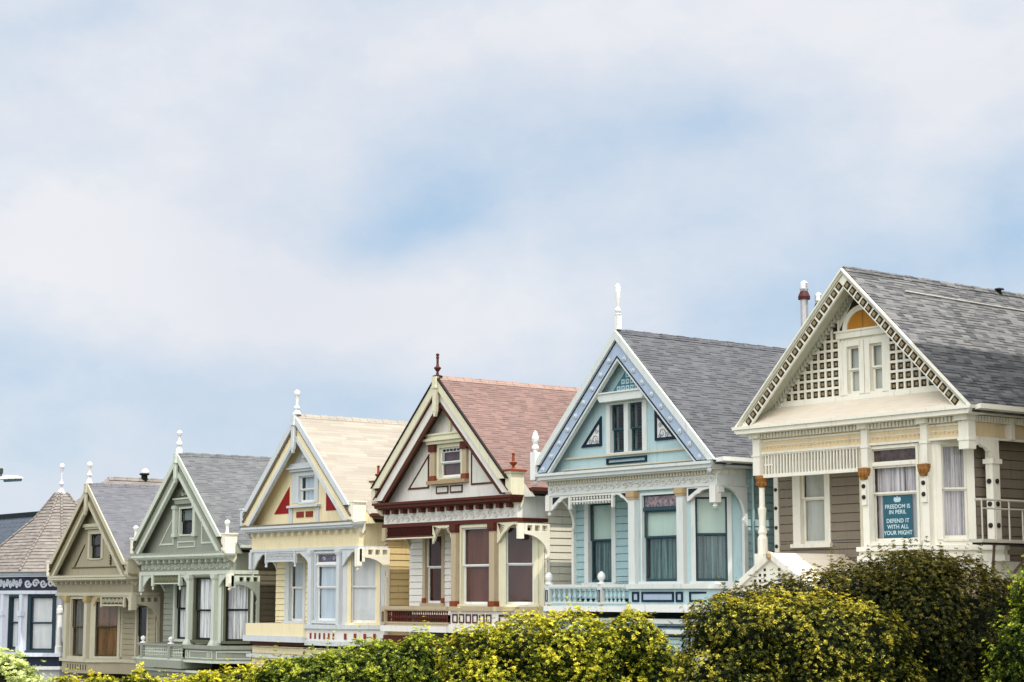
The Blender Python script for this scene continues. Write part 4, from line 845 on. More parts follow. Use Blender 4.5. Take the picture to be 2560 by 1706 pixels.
    m = H.mb(TR(6.5)); A = arc(.30, -1.16, .66, .42, math.pi/2, 0, 10); A = [(a, z-.03*math.sin(k*1.6)**2) for k, (a, z) in enumerate(A)]; m.strip([(a, -.655) for a, z in A], A, -.06, .04); m.box(.2, .36, -.08, .06, -.80, -.655); H.put(m, 'side_bracket', crm)
    rp = H.put(H.mb().box(6.34, 6.52, .92, 1.16, -2.85, -.65), 'side_post', crm); H.put(H.mb().box(6.30, 6.56, .88, 1.2, -1.15, -1.05), 'capital', crm, rp); H.put(H.mb().box(6.36, 6.6, 1.5, 1.62, -.62, -.16), 'bracket_post', crm)
    btn = paint('dark_rosette', (.06, .045, .035))
    def button(par, T, a, z, r=.05): m = MB(lambda x, y, c_: T(x, c_, y), HG); m.lathe(a, z, [(r, .0), (r, -.02), (r*.5, -.035), (.005, -.03)], 10); H.put(m, 'button_rosette', btn, par)
    for z in (-1.52, -2.0, -2.45): button(rp, TR(6.53), 1.04, z, .055); button(rp, TF(.915), 6.43, z, .055)
    # spindle screen over the porch
    m = H.mb(); m.box(.58, 3.52, F-.02, F+.05, -.68, -.64); m.box(.56, 3.52, F-.05, F+.08, -1.20, -1.12); so_ = H.put(m, 'screen_rail', crm)
    for k in range(30):
        u = .66+k*.096; m = H.mb(); m.box(u-.018, u+.018, F-.01, F+.04, -1.12, -.68)
        if k < 3: m.box(u-.045, u+.045, F-.008, F+.038, -.92, -.88)
        H.put(m, 'screen_spindle', crm, so_)
    m = H.mb(); m.lathe(.50, F+.02, [(.12, -2.95), (.12, -2.6), (.085, -2.52), (.11, -2.46), (.09, -2.38), (.075, -2.3), (.085, -2.1), (.10, -1.95), (.10, -1.9), (.07, -1.88), (.065, -1.42)], 14); co = H.put(m, 'turned_column', crm)
    m = H.mb(); m.lathe(.50, F+.02, [(.075, -1.42), (.09, -1.36), (.12, -1.26), (.15, -1.2), (.15, -1.141)], 8)
    for k in range(8): t = k*math.pi/4; m.lathe(.5+.11*math.cos(t), F+.02+.11*math.sin(t), [(.02, -1.38), (.035, -1.32), (.01, -1.28)], 5)
    H.put(m, 'gold_capital', gold, co); H.put(H.mb().box(.36, .64, F-.12, F+.16, -3.3, -2.95), 'column_base', crm, co)
    for a0, a1 in ((3.68, 3.86), (5.34, 5.52)):
        q = post(H, crm, a0, a1, .04, .2, -2.9, -1.12); m = H.mb(); m.prism([(a0+.03, -1.40), (a1-.03, -1.40), (a1+.04, -1.20), (a1+.04, -1.14), (a0-.04, -1.14), (a0-.04, -1.20)], -.05, .08); 
        for k in range(3): m.lathe(a0+.03+k*.09, -.05, [(.01, -1.36), (.04, -1.3), (.05, -1.24), (.01, -1.2)], 6)
        H.put(m, 'gold_capital', gold, q); m = H.mb(); m.box(a0+.02, a1-.02, -.01, .04, -1.95, -1.40); H.put(m, 'post_panel', crm, q)
        for z in (-1.54, -1.78): button(q, TF(-.011), (a0+a1)/2, z, .05)
    H.put(H.mb().box(.02, .16, 1.06, 1.2, -2.9, -.6), 'corner_board', crm)
    for k, z in enumerate((-1.42, -1.86, -2.32, -2.76)): button(H.o.children[-1], TF(1.059), .09, z, .045)
    m = H.mb(TF(1.1)); LW = (.86, 1.62, -2.72, -.95); fill(m, -3.6, -.5, lambda z: (.05, 3.55), [LW], rows=.205, prof=lap(.205, .012)); H.put(m, 'porch_wall', tau)
    pb = fabric('pale_grey_blind', (0, 0, 0), (0, 0, 0)); gc = greyc
    window(H, TF(1.1), *LW, crm, crm, mz=-1.67, casing=.17, cl=.24, curtains=[('blind', -2.72, -.95, .02, 1, pb)])
    BW = (3.80, 5.10, -2.75, -.73); CW = (.16, .68, -2.72, -.72); Fp = F+.04; L = (6.15-5.55)/SQ
    m = H.mb(TF(Fp)); fill(m, -3.0, -.6, lambda z: (3.5, 5.55), [BW]); m.T = TC(5.55, Fp); fill(m, -3.0, -.6, lambda z: (0, L), [CW]); m.T = TL(3.5); fill(m, -3.3, -.6, lambda z: (F, 1.1), []); H.put(m, 'bay_wall', crm)
    window(H, TF(Fp), *BW, crm, crm, mz=-1.71, casing=.06, transom=-1.07, tmat=stained('dusky_stained_glass', (.02, .012, .014), (.09, .06, .055), 9), curtains=[('curtain', -1.72, -1.1, .02, .60, greyc), ('curtain', -1.72, -1.1, .64, 1, greyc), ('curtain', -2.75, -1.74, .03, .3, greyc), ('curtain', -2.75, -1.74, .3, 1, fabric('pale_curtain', (.55, .57, .58), (.42, .45, .48), 8))])
    window(H, TC(5.55, Fp), *CW, crm, crm, mz=-1.67, casing=.12, cr=.16, cl=.12, sill=False, curtains=[('curtain', -2.72, -.72, 0, 1, greyc)])
    b = skirt(H, dict(p, R=1.2), crm, crm, crm, zt=-2.86, za=-2.96, zb=-3.06, zc=-3.2, out=.06)
    H.put(H.mb().foot([(3.5, F-.02), (5.56, F-.02), (6.4, .98), (6.4, 1.3), (3.5, 1.3)], -3.35, -3.201), 'lower_moulding', crm)
    m = H.mb(TF(F+.1)); fill(m, -HG, -3.35, lambda z: (3.5, 5.55), [], rows=.4, prof=lap(.4, .012)); m.T = TC(5.55, F+.1); fill(m, -HG, -3.35, lambda z: (0, L), [], rows=.4, prof=lap(.4, .012)); m.T = TF(1.12); fill(m, -HG, -3.6, lambda z: (.05, 3.5), [], rows=.4, prof=lap(.4, .012)); H.put(m, 'lower_wall', pea)
    # small gabled roof over the entry
    m = H.mb(); ys, ye = -1.3, 1.05; pz, pu = -2.98, 2.2
    for sg in (-1, 1): m.poly([(pu, ys, pz), (pu, ye, pz), (pu+sg*1.35, ye, pz-.82), (pu+sg*1.35, ys, pz-.82)]); m.poly([(pu, ys, pz-.06), (pu, ye, pz-.06), (pu+sg*1.35, ye, pz-.88), (pu+sg*1.35, ys, pz-.88)])
    er = H.put(m, 'entry_roof', pent)
    m = H.mb(); m.prism([(pu-1.4, pz-.86), (pu, pz+.02), (pu+1.4, pz-.86), (pu+1.2, pz-.9), (pu, pz-.13), (pu-1.2, pz-.9)], ys-.08, ys-.01); H.put(m, 'entry_bargeboard', crm, er)
    m = H.mb(TF(ys+.0)); m.prism([(pu-1.15, pz-.86), (pu, pz-.1), (pu+1.15, pz-.86)], 0, .04); m.box(pu-1.25, pu+1.25, -.06, .08, pz-1.02, pz-.86); H.put(m, 'entry_gable', crm, er)
    m = H.mb(TF(ys))
    for sg in (-1, 1):
        for i in range(5):
            for j in range(4):
                a = pu+sg*(.22+i*.15); z = pz-.76+j*.12
                if z+.1 < pz-.12-.66*abs(a-pu): m.box(a-.035, a+.035, -.006, -.001, z, z+.06)
    H.put(m, 'entry_lattice', dkb, er); H.put(H.mb().lathe(pu, ys-.1, [(.02, pz-.16), (.06, pz-.1), (.06, pz-.02), (.02, pz+.04)], 8), 'entry_boss', paint('tan_sill', (0, 0, 0)), er)
    for sg in (-1, 1): H.put(H.mb().lathe(pu+sg*1.1, ys+.06, [(.08, -HG), (.08, pz-1.02)], 10), 'entry_column', crm, er)
    # balcony of iron pipe on the right
    pipe = paint('pale_pipe', (.55, .53, .46)); m = H.mb(); X1 = 6.92
    m.box(6.6, X1, .0, 2.6, -2.83, -2.76); bo = H.put(m, 'iron_balcony', pipe); H.put(H.mb().box(6.62, X1-.02, .04, 2.55, -2.87, -2.831), 'balcony_floor', paint('rusty_grate', (.05, .045, .045)), bo)
    m = H.mb(); m.tube((X1, 0, -1.95), (X1, 2.6, -1.95), .025); m.tube((X1, 0, -2.13), (X1, 2.6, -2.13), .02); m.tube((6.75, 0, -1.95), (X1, 0, -1.95), .025)
    for y in (.0, .45, .9, 1.35, 1.8, 2.25, 2.6): m.tube((X1, y, -2.8), (X1, y, -1.95 if y in (0, .9, 1.8, 2.6) else -2.13), .018)
    H.put(m, 'balcony_railing', pipe, bo); m = H.mb(); m.tube((X1-.1, .5, -2.85), (6.45, .9, -3.45), .03); m.tube((X1-.1, 1.9, -2.85), (6.45, 1.6, -3.45), .03); H.put(m, 'balcony_strut', paint('rusty_pipe', (.22, .17, .12)), bo)
    m = H.mb(); m.lathe(6.75, 1.9, [(.08, -2.76), (.08, -2.25), (.10, -2.2), (.06, -2.14)], 10); m.box(6.6, 6.8, 1.85, 1.95, -2.14, -2.05); H.put(m, 'vent_cowl', crm)
    # flues on the left slope and a ridge vent
    gal = metal('galvanised_flue', (.55, .54, .54), .45, .5); rust = paint('dark_red_collar', (.12, .04, .035))
    for (u, y, zt_, r, cap) in ((.12, 2.15, 3.31, .095, rust), (.50, 2.25, 2.98, .08, M_dark)):
        m = H.mb(); m.lathe(u, y, [(r, -.1), (r, zt_)], 14); fo = H.put(m, 'flue', gal, smooth=False); H.put(H.mb().lathe(u, y, [(r*1.55, zt_-.04), (r*1.6, zt_+.03), (r*1.0, zt_+.16)], 12), 'flue_collar', cap, fo)
        H.put(H.mb().lathe(u, y, [(r*.9, zt_+.16), (r*1.2, zt_+.22), (r*1.2, zt_+.36), (r*.5, zt_+.42), (.01, zt_+.43)], 12), 'flue_cowl', metal('bright_tin', (.85, .86, .88), .3, .7), fo)
    m = H.mb(); m.lathe(3.5, 5.35, [(.05, za-.05), (.05, za+.07)], 8); m.lathe(3.5, 5.35, [(.13, za+.07), (.11, za+.10), (.02, za+.12)], 8); H.put(m, 'roof_vent', paint('vent_black', (.03, .03, .035)))
    return H
CREAMH = house_cream()

# poster hanging behind the bay window glass of the cream house
def poster():
    bx, by, bz = -31.44+4.42, 31.6+.19+.135, 3.92+CZ
    o = tag(empty('poster', (bx, by, bz-2.70)), 'teal poster with white crown and lettering hung inside the bay window', 'poster')
    MB().box(-.40, .40, 0, .006, 0, .965).build('poster_sheet', paint('poster_teal', (.012, .16, .21), var=.05, dirt=0), o)
    ink = paint('poster_ink', (.62, .74, .76), var=.05, dirt=0)
    for txt, z, sc in (('FREEDOM IS', .665, .125), ('IN PERIL', .545, .125), ('DEFEND IT', .355, .125), ('WITH ALL', .225, .125), ('YOUR MIGHT', .095, .125)):
        cu = bpy.data.curves.new('lettering', 'FONT'); cu.body = txt; cu.align_x = 'CENTER'; cu.size = sc; cu.extrude = .001; cu.offset = .0022; cu.space_character = 1.05
        t = bpy.data.objects.new('tmp', cu); COL.objects.link(t); dg = bpy.context.evaluated_depsgraph_get(); me = bpy.data.meshes.new_from_object(t.evaluated_get(dg)); bpy.data.objects.remove(t)
        l = link('lettering', me, ink, o, (0, -.003, z)); l.rotation_euler = (R_(90), 0, 0)
    m = MB(TF(-.005)); A = arc(0, .83, .10, .06, 0, math.pi, 10)
    m.box(-.075, .075, 0, .003, .80, .825)
    for x in (-.07, 0, .07): m.strip(arc(x*.9, .86, .035, .05, 0, math.pi, 6), [(q[0], .828) for q in arc(x*.9, .86, .035, .05, 0, math.pi, 6)], 0, .003)
    m.box(-.012, .012, 0, .003, .905, .935); m.build('crown_emblem', ink, o)
poster()

# ================================================================== navy house with the shingled spire (far left)
def house_navy():
    H = House(-78.0, .95, 'navy_house', 'navy and white house with a shingled spire over its bay')
    nv = paint('navy_blue_siding', (.035, .055, .09)); tr = paint('bluish_white_trim', (.62, .66, .72)); lil = paint('lilac_trim', (.55, .56, .60)); tl = paint('blue_sash', (.05, .085, .11))
    sh = shingle('mauve_shingles', (.20, .18, .165), (.26, .235, .21), .35, u='XY', tab=.3, row=.15, dens=.35, vs=1.4)
    u0, u1 = 1.9, 6.3; F = .0; C = (4.0, 2.5); zt, zbk, ze = 3.45, 2.25, .0; L = 1.1
    base = [(u0, F), (u1, F), (u1+L, F+L), (u1+L, F+4.4), (u0-L, F+4.4), (u0-L, F+L)]
    def ring(k, ex=0): return [(C[0]+(a-C[0])*k*(1+ex), C[1]+(b-C[1])*k*(1+ex)) for a, b in base]
    m = H.mb(); rows = []
    for j in range(25):
        t = j/24; z = zt-.14+(ze-zt+.14)*t; k = .04+(.33-.04)*min(1, (zt-z)/(zt-zbk)) if z > zbk else .33+(1.16-.33)*(zbk-z)/(zbk-ze); rows.append((z, k))
    for j in range(24):
        (za, ka), (zb, kb) = rows[j], rows[j+1]; A = ring(ka); B = ring(kb*1.0+.012)
        for q in range(6): m.poly([(A[q][0], A[q][1], za), (A[(q+1) % 6][0], A[(q+1) % 6][1], za), (B[(q+1) % 6][0], B[(q+1) % 6][1], zb), (B[q][0], B[q][1], zb)])
        B2 = ring(kb)
        for q in range(6): m.poly([(B[q][0], B[q][1], zb), (B[(q+1) % 6][0], B[(q+1) % 6][1], zb), (B2[(q+1) % 6][0], B2[(q+1) % 6][1], zb), (B2[q][0], B2[q][1], zb)])
    sp = H.put(m, 'spire', sh)
    m = H.mb()
    for j in range(24):
        (za, ka), (zb, kb) = rows[j], rows[j+1]; A = ring(ka); B = ring(kb)
        for q in range(6): m.tube((A[q][0], A[q][1], za+.03), (B[q][0], B[q][1], zb+.055), .055, 5)
    H.put(m, 'hip_cap', sh, sp)
    m = H.mb(); m.lathe(C[0], C[1], [(.30, zt-.50), (.30, zt-.46), (.12, zt-.02), (.06, zt+.08), (.02, zt+.12), (.05, zt+.18), (.11, zt+.25), (.11, zt+.32), (.04, zt+.36), (.02, zt+.5), (.03, zt+.75), (.07, zt+.9), (.10, zt+.97), (.10, zt+1.05), (.06, zt+1.12), (.01, zt+1.14)], 10); H.put(m, 'spire_finial', paint('lilac_white', (.72, .68, .74)), sp)
    # main hipped roof
    m = H.mb(); rx = 3.0; ry = 5.1; rz = 4.12; e0, e1, ef, eb = -1.2, 7.2, .9, 20.; 
    m.poly([(rx, ry, rz), (rx, eb, rz), (e1, eb, -.05), (e1, ef, -.05)]); m.poly([(rx, ry, rz), (rx, eb, rz), (e0, eb, -.05), (e0, ef, -.05)]); m.poly([(rx, ry, rz), (e0, ef, -.05), (e1, ef, -.05)]); m.poly([(e0, ef, -.1), (e1, ef, -.1), (e1, eb, -.1), (e0, eb, -.1)])
    H.put(m, 'roof', sh); m = H.mb()
    for k in range(50): m.prism([(rx-.14, rz-.10), (rx, rz+.05+.015*(k % 2)), (rx+.14, rz-.10)], ry+k*.3, ry+k*.3+.29)
    H.put(m, 'ridge_cap', sh)
    H.put(H.mb().lathe(3.0, 6.85, [(.14, 3.9), (.14, 4.3), (.22, 4.32), (.22, 4.38), (.1, 4.4)], 10), 'ridge_vent', M_dark); H.put(H.mb().lathe(3.08, 6.85, [(.16, 4.385), (.17, 4.45), (.10, 4.56), (.01, 4.6)], 10), 'vent_cap', white)
    # bay
    Lc = L/SQ; bw1 = (4.95, 5.85, -3.05, -1.0); cw = (.30, 1.20, -3.1, -1.0)
    m = H.mb(TF(0)); fill(m, -HG, -.1, lambda z: (u0, u1), [bw1, (2.6, 3.6, -3.05, -1.0)]); m.T = TC(u1, 0); fill(m, -HG, -.1, lambda z: (0, Lc), [cw]); m.T = TR(u1+L); fill(m, -HG, -.1, lambda z: (L, 4.4), []); H.put(m, 'bay_wall', lil)
    H.put(H.mb().box(-.9, 6.9, 2.6, 20, -HG, -.1), 'main_wall', nv)
    m = H.mb(); m.foot(ring(1.10), -.12, -.01); m.foot(ring(1.07), -.20, -.121); H.put(m, 'eave_moulding', tr); H.put(H.mb().foot(ring(1.03), -.74, -.201), 'frieze', paint('dark_plum', (.06, .06, .10)))
    m = H.mb(TF(-.08)); scrolls(m, u0, u1, -.68, -.24, 14, -.06, -.03, .07); m.T = TC(u1+.03, -.08); scrolls(m, .05, Lc+.1, -.68, -.24, 5, -.06, -.03, .07); H.put(m, 'frieze_scrollwork', tr)
    H.put(H.mb().foot(ring(1.05), -.88, -.741), 'lower_moulding', tr)
    for k, (a, b, c_, d) in enumerate((bw1, (2.6, 3.6, -3.05, -1.0))): window(H, TF(0), a, b, c_, d, tl, tl, mz=-2.02, casing=.08, curtains=[('blind', c_, d, 0, 1, whiteb)])
    window(H, TC(u1, 0), *cw, tl, tl, mz=-2.02, casing=.14, curtains=[('blind', -3.1, -1.0, .06, .97, whiteb)])
    for a0 in (6.02, 4.2): m = H.mb(); m.box(a0, a0+.28, -.10, .02, -3.2, -.88); m.box(a0-.04, a0+.32, -.15, .02, -1.75, -1.55); m.box(a0-.04, a0+.32, -.16, .02, -3.25, -2.95); H.put(m, 'pilaster', tr)
    m = H.mb(); m.lathe(u1+L+.12, L-.12, [(.15, -3.2), (.15, -2.95), (.11, -2.9), (.10, -1.7), (.13, -1.62), (.13, -1.5), (.11, -1.45), (.11, -1.35), (.02, -1.33)], 12); H.put(m, 'white_column', white, smooth=False)
    H.put(H.mb().foot(ring(1.10), -3.34, -3.2), 'sill_course', tr); m = H.mb(); m.foot(ring(1.04), -3.72, -3.341); H.put(m, 'skirt', nv)
    m = H.mb(TC(u1+.05, -.09)); frame_poly(m, [(.2, -3.42), (1.45, -3.42), (1.45, -3.66), (.2, -3.66)], .05, -.03, 0); m.T = TF(-.11); frame_poly(m, [(4.6, -3.42), (6.1, -3.42), (6.1, -3.66), (4.6, -3.66)], .05, -.03, 0); H.put(m, 'skirt_panels', tr)
    H.put(H.mb().foot(ring(1.07), -3.85, -3.721), 'lower_course', white)
    return H
NAVYH = house_navy()

# ================================================================== tall neighbour just outside the right edge: it shades the cream house's roof
def tall_house():
    o = empty('tall_house', (-22.4, 31.6, 5.5)); tag(o, 'tall flat roofed timber house at the upper end of the row', 'house', 'victorian houses in the row')
    sid = paint('sand_siding', (.55, .50, .40)); h = 19.6
    m = MB(TL(0)); fill(m, 0, h-.6, lambda z: (0, 18), [], rows=.25, prof=lap(.25)); m.T = TF(0); fill(m, 0, h-.6, lambda z: (0, 8), [(1.2, 2.4, 4.5, 6.7), (4.6, 5.8, 4.5, 6.7), (1.2, 2.4, 9, 11.2), (4.6, 5.8, 9, 11.2)], rows=.25, prof=lap(.25)); m.T = ID; m.box(7.9, 8, .1, 18, 0, h-.6); m.box(0, 8, 17.9, 18, 0, h-.6); m.build('house_wall', sid, o)
    m = MB(); m.box(-.25, 8.2, -.25, 18, h-.6, h-.35); m.box(-.12, 8.1, -.12, 18, h-.35, h); m.box(.2, 8, .2, 17.6, h, h+.02)
    m.build('cornice', cream, o)
    for a, z in ((1.2, 4.5), (4.6, 4.5), (1.2, 9), (4.6, 9)):
        f_ = MB().box(a-.12, a, -.05, .1, z-.1, z+2.3).box(a+1.2, a+1.32, -.05, .1, z-.1, z+2.3).box(a, a+1.2, -.048, .1, z+2.2, z+2.3).box(a, a+1.2, -.048, .1, z-.1, z).build('window', cream, o); MB().poly([(a, .06, z), (a+1.2, .06, z), (a+1.2, .06, z+2.2), (a, .06, z+2.2)]).build('pane', GLASS, f_); MB().box(a, a+1.2, .3, .31, z, z+2.2).build('blind', whiteb, f_)
    MB().box(.3, 1.1, 5.6, 6.4, h, h+1.5).box(.22, 1.18, 5.52, 6.48, h+1.5, h+1.65).build('chimney', paint('brick_red', (.3, .13, .09)), o)
tall_house()

# ================================================================== dark mansard behind, left edge
def mansard():
    o = empty('mansard_building', (-112., 45, 4)); tag(o, 'dark blue grey mansard roofed building far behind at the left edge', 'building')
    MB().box(0, 11.3, 0, 14, 0, 7.4).build('building_wall', paint('grey_wall', (.3, .31, .33)), o)
    m = MB(); zt, zb = 10.62, 7.4; A = [(-.4, -.6), (12.5, -.6), (12.5, 14), (-.4, 14)]; B = [(1, 1.2), (10.0, 1.2), (10.0, 13), (1, 13)]
    for q in range(4): m.poly([(*A[q], zb), (*A[(q+1) % 4], zb), (*B[(q+1) % 4], zt), (*B[q], zt)])
    m.build('mansard_roof', shingle('blue_grey_shingles', (.085, .10, .13), (.10, .12, .15), .2, u='X', row=.3, vs=1.2), o)
    MB().foot([(.95, 1.15), (10.05, 1.15), (10.05, 13.1), (.95, 13.1)], zt-.02, zt+.25).build('parapet', paint('black_green', (.012, .03, .035)), o)
mansard()

# ================================================================== street lamp whose head reaches in at the left edge
def lamp():
    o = empty('street_lamp', (-60.6, 24.2, 3.4)); tag(o, 'white cobra head street lamp on a curved arm', 'street lamp')
    st = paint('lamp_grey', (.62, .64, .66)); m = MB(); m.lathe(0, 0, [(.16, 0), (.16, .6), (.10, .7), (.075, 10.1)], 12); m.build('lamp_pole', st, o)
    m = MB(); P = [(0, 0, 9.6), (.6, .15, 10.1), (1.4, .4, 10.33), (2.1, .55, 10.38)]
    for a, b in zip(P, P[1:]): m.tube(a, b, .035)
    m.build('lamp_arm', st, o)
    m = MB(); c0 = Vector((2.05, .55, 10.36)); d = Vector((.97, .24, -.01)).normalized(); e = Vector((-d.y, d.x, 0)); U = Vector((0, 0, 1))
    pr = [(0, .05, .05), (.15, .10, .08), (.5, .14, .12), (.9, .13, .10), (1.15, .09, .06), (1.3, .03, .02)]; R0 = []
    for t, wd, hh in pr: R0.append([m.V(tuple(c0+d*t+e*wd*math.cos(a)+U*(hh*math.sin(a) if math.sin(a) > 0 else .25*hh*math.sin(a)))) for a in [k*math.pi/6 for k in range(12)]])
    for A, B in zip(R0, R0[1:]):
        for k in range(12): m.f.append([A[k], A[(k+1) % 12], B[(k+1) % 12], B[k]])
    m.f.append(R0[0][::-1]); m.f.append(R0[-1]); hd = m.build('lamp_head', white, o)
    m = MB(); m.tube(tuple(c0+d*.35-U*.05), tuple(c0+d*1.2-U*.045), .05); m.build('lamp_lens', paint('lens_grey', (.18, .24, .3), .2), hd)
    MB().lathe(c0.x+d.x*.16, c0.y+d.y*.16, [(.03, c0.z+.06), (.03, c0.z+.15), (.07, c0.z+.2), (.07, c0.z+.34), (.03, c0.z+.36)], 8).build('photocell', paint('dark_cap', (.08, .1, .1)), hd)
lamp()

# ================================================================== ground
def gz(x, y):
    street = 2.1+.085*(x+60)+.0*y            # the street falls to the left
    park = 8.45+.04*(x+9)
    t = min(1, max(0, (y-12-.06*x*0)/9)); t = t*t*(3-2*t)
    far = street if y < 45 else street-(y-45)*.02
    if x < -95: far = max(far, street)
    return park*(1-t)+far*t
def sheet(name, x0, x1, y0, y1, dz, mat, nx=60, ny=30, kind='structure'):
    xs = np.linspace(x0, x1, nx); ys = np.linspace(y0, y1, ny); v = [(x, y, max(-30, gz(x, y))+dz) for y in ys for x in xs]
    f = [(j*nx+i, j*nx+i+1, (j+1)*nx+i+1, (j+1)*nx+i) for j in range(ny-1) for i in range(nx-1)]
    me = bpy.data.meshes.new(name); me.from_pydata(v, [], f); me.update(); o = link(name, me, mat, None); o['kind'] = kind; return o
grassm = paint('grass_green', (.07, .10, .03), .9, .5, .3); asph = paint('asphalt', (.06, .06, .06), .9, .3); conc = paint('concrete', (.36, .35, .33), .85, .2)
sheet('ground', -240, 60, -40, 400, 0, grassm, 120, 160)
sheet('road', -150, 40, 18.5, 26.5, .03, asph, 80, 5)
sheet('pavement', -150, 40, 26.5, 30.4, .15, conc, 80, 4); sheet('near_pavement', -150, 40, 16.2, 18.5, .15, conc, 80, 4)

# ================================================================== shrubs along the edge of the park
def leaf_mat(name, cs, back):
    m, n, b, o = base_mat(name)
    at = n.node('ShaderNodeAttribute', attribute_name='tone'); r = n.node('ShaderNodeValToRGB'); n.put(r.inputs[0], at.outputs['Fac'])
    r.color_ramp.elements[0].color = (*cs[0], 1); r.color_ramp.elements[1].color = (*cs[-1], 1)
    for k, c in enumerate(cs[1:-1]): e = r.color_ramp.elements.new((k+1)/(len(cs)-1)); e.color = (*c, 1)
    n.put(b.inputs['Base Color'], r.outputs[0]); b.inputs['Roughness'].default_value = .5; b.inputs['Specular IOR Level'].default_value = .14
    t = n.node('ShaderNodeBsdfTranslucent'); tc_ = n.vm('MULTIPLY', r.outputs[0], back); n.put(t.inputs[0], tc_)
    x = n.node('ShaderNodeMixShader'); x.inputs[0].default_value = .32; n.l.new(b.outputs[0], x.inputs[1]); n.l.new(t.outputs[0], x.inputs[2]); n.l.new(x.outputs[0], o.inputs[0]); return m
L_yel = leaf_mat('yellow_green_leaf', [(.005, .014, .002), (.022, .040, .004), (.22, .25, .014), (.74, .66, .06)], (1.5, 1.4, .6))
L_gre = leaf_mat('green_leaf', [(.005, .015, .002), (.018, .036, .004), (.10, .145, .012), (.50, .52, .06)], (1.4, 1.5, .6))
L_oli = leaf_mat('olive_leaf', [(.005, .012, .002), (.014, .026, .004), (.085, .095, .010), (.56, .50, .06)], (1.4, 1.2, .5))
L_brz_shd = leaf_mat('shaded_bronze_leaf', [(.004, .009, .002), (.010, .018, .003), (.040, .046, .007), (.20, .17, .025)], (1.3, 1.1, .5))  # bronze green taken darker to paint in the tree shade
L_pal = leaf_mat('pale_leaf', [(.06, .09, .03), (.22, .28, .09), (.50, .55, .22), (.72, .74, .38)], (1.3, 1.4, .7))
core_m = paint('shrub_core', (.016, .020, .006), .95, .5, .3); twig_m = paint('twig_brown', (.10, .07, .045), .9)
def shrub(label, lumps, lm, size=.030, dens=1.0, seed=1, group='clipped shrubs along the park edge', sp=.0205):
    r = np.random.default_rng(seed); L = np.array(lumps); c = L[:, :3]; R = L[:, 3]
    bx, by = c[:, 0].mean(), c[:, 1].mean(); gzv = gz(bx, by); o = tag(empty('shrub', (bx, by, gzv)), label, 'shrub', group); off = np.array((bx, by, gzv))
    pts = []; nrm = []; dep = []; bmp = []
    for i in range(len(L)):
        n = int(4*math.pi*R[i]**2/(sp*sp)*dens*1.5); d = r.normal(size=(n, 3)); d /= np.linalg.norm(d, axis=1)[:, None]
        # knobbly surface: sum of a few directional bumps
        k = r.normal(size=(14, 3)); k /= np.linalg.norm(k, axis=1)[:, None]; bump = np.max(d@k.T, axis=1); bump = (bump-.8)*.75
        q0 = (c[i]+d*R[i])[:, :, None]; ph = r.random((1, 1, 12))*6.28; fr = r.normal(size=(3, 12)); fr /= np.linalg.norm(fr, axis=0); fr *= np.repeat((24., 50.), 6)
        nz = np.sin((q0*fr[None]).sum(1)+ph[0]); lump = nz[:, :6].sum(1)*.34+nz[:, 6:].sum(1)*.17      # about -1.5..1.5
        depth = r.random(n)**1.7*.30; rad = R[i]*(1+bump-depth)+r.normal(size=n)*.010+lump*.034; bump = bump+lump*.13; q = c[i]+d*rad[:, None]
        keep = np.ones(n, bool)
        for j in range(len(L)):
            if j != i: keep &= np.linalg.norm(q-c[j], axis=1) > R[j]*.80
        keep &= q[:, 2] > gzv+.05
        pts.append(q[keep]); nrm.append(d[keep]); dep.append(depth[keep]); bmp.append(bump[keep])
    P = np.concatenate(pts); D = np.concatenate(nrm); DP = np.concatenate(dep); BP = np.concatenate(bmp)
    # shoots standing proud of the surface
    m_ = (r.random(len(P)) < .035) & (DP < .06); o0, d0 = P[m_], D[m_]*.8+np.array((0, 0, .8))+r.normal(size=(m_.sum(), 3))*.25; ln = .35+r.random((m_.sum(), 1))
    for k in range(1, 5): P = np.concatenate([P, o0+d0*ln*.017*k]); D = np.concatenate([D, d0/np.linalg.norm(d0, axis=1)[:, None]]); DP = np.concatenate([DP, DP[:len(m_)][m_]*0]); BP = np.concatenate([BP, BP[:len(m_)][m_]])
    nl = 8; n = len(P); base = D+np.array((0, 0, .55))+r.normal(size=D.shape)*.25; base /= np.linalg.norm(base, axis=1)[:, None]
    a = np.cross(base, r.normal(size=base.shape)); a /= np.linalg.norm(a, axis=1)[:, None]; b = np.cross(base, a)
    th = (np.arange(nl)*2.4)[None, :]+r.random((n, 1))*6; up_ = .35+.75*(np.arange(nl)/nl)[None, :]+r.normal(size=(n, nl))*.15
    dirv = np.cos(th)[..., None]*a[:, None]+np.sin(th)[..., None]*b[:, None]+up_[..., None]*base[:, None]; dirv /= np.linalg.norm(dirv, axis=2)[..., None]
    side = np.cross(dirv, base[:, None]+r.normal(size=(n, nl, 3))*.2); side /= np.linalg.norm(side, axis=2)[..., None]; nn = np.cross(side, dirv)
    s = size*(.6+.8*r.random((n, 1, 1)))*(.6+.6*r.random((n, nl, 1))); root = P[:, None]+dirv*.004
    v0 = root; v1 = root+dirv*s*.5+side*s*.27+nn*s*.06; v2 = root+dirv*s+nn*s*-.12; v3 = root+dirv*s*.5-side*s*.27+nn*s*.06
    V = np.stack([v0, v1, v2, v3], axis=2).reshape(-1, 3)-off; nf = n*nl
    me = bpy.data.meshes.new('foliage'); me.vertices.add(len(V)); me.vertices.foreach_set('co', V.astype(np.float32).ravel()); me.loops.add(nf*4); me.loops.foreach_set('vertex_index', np.arange(nf*4, dtype=np.int32))
    me.polygons.add(nf); me.polygons.foreach_set('loop_start', np.arange(nf, dtype=np.int32)*4); me.polygons.foreach_set('loop_total', np.full(nf, 4, np.int32)); me.update()
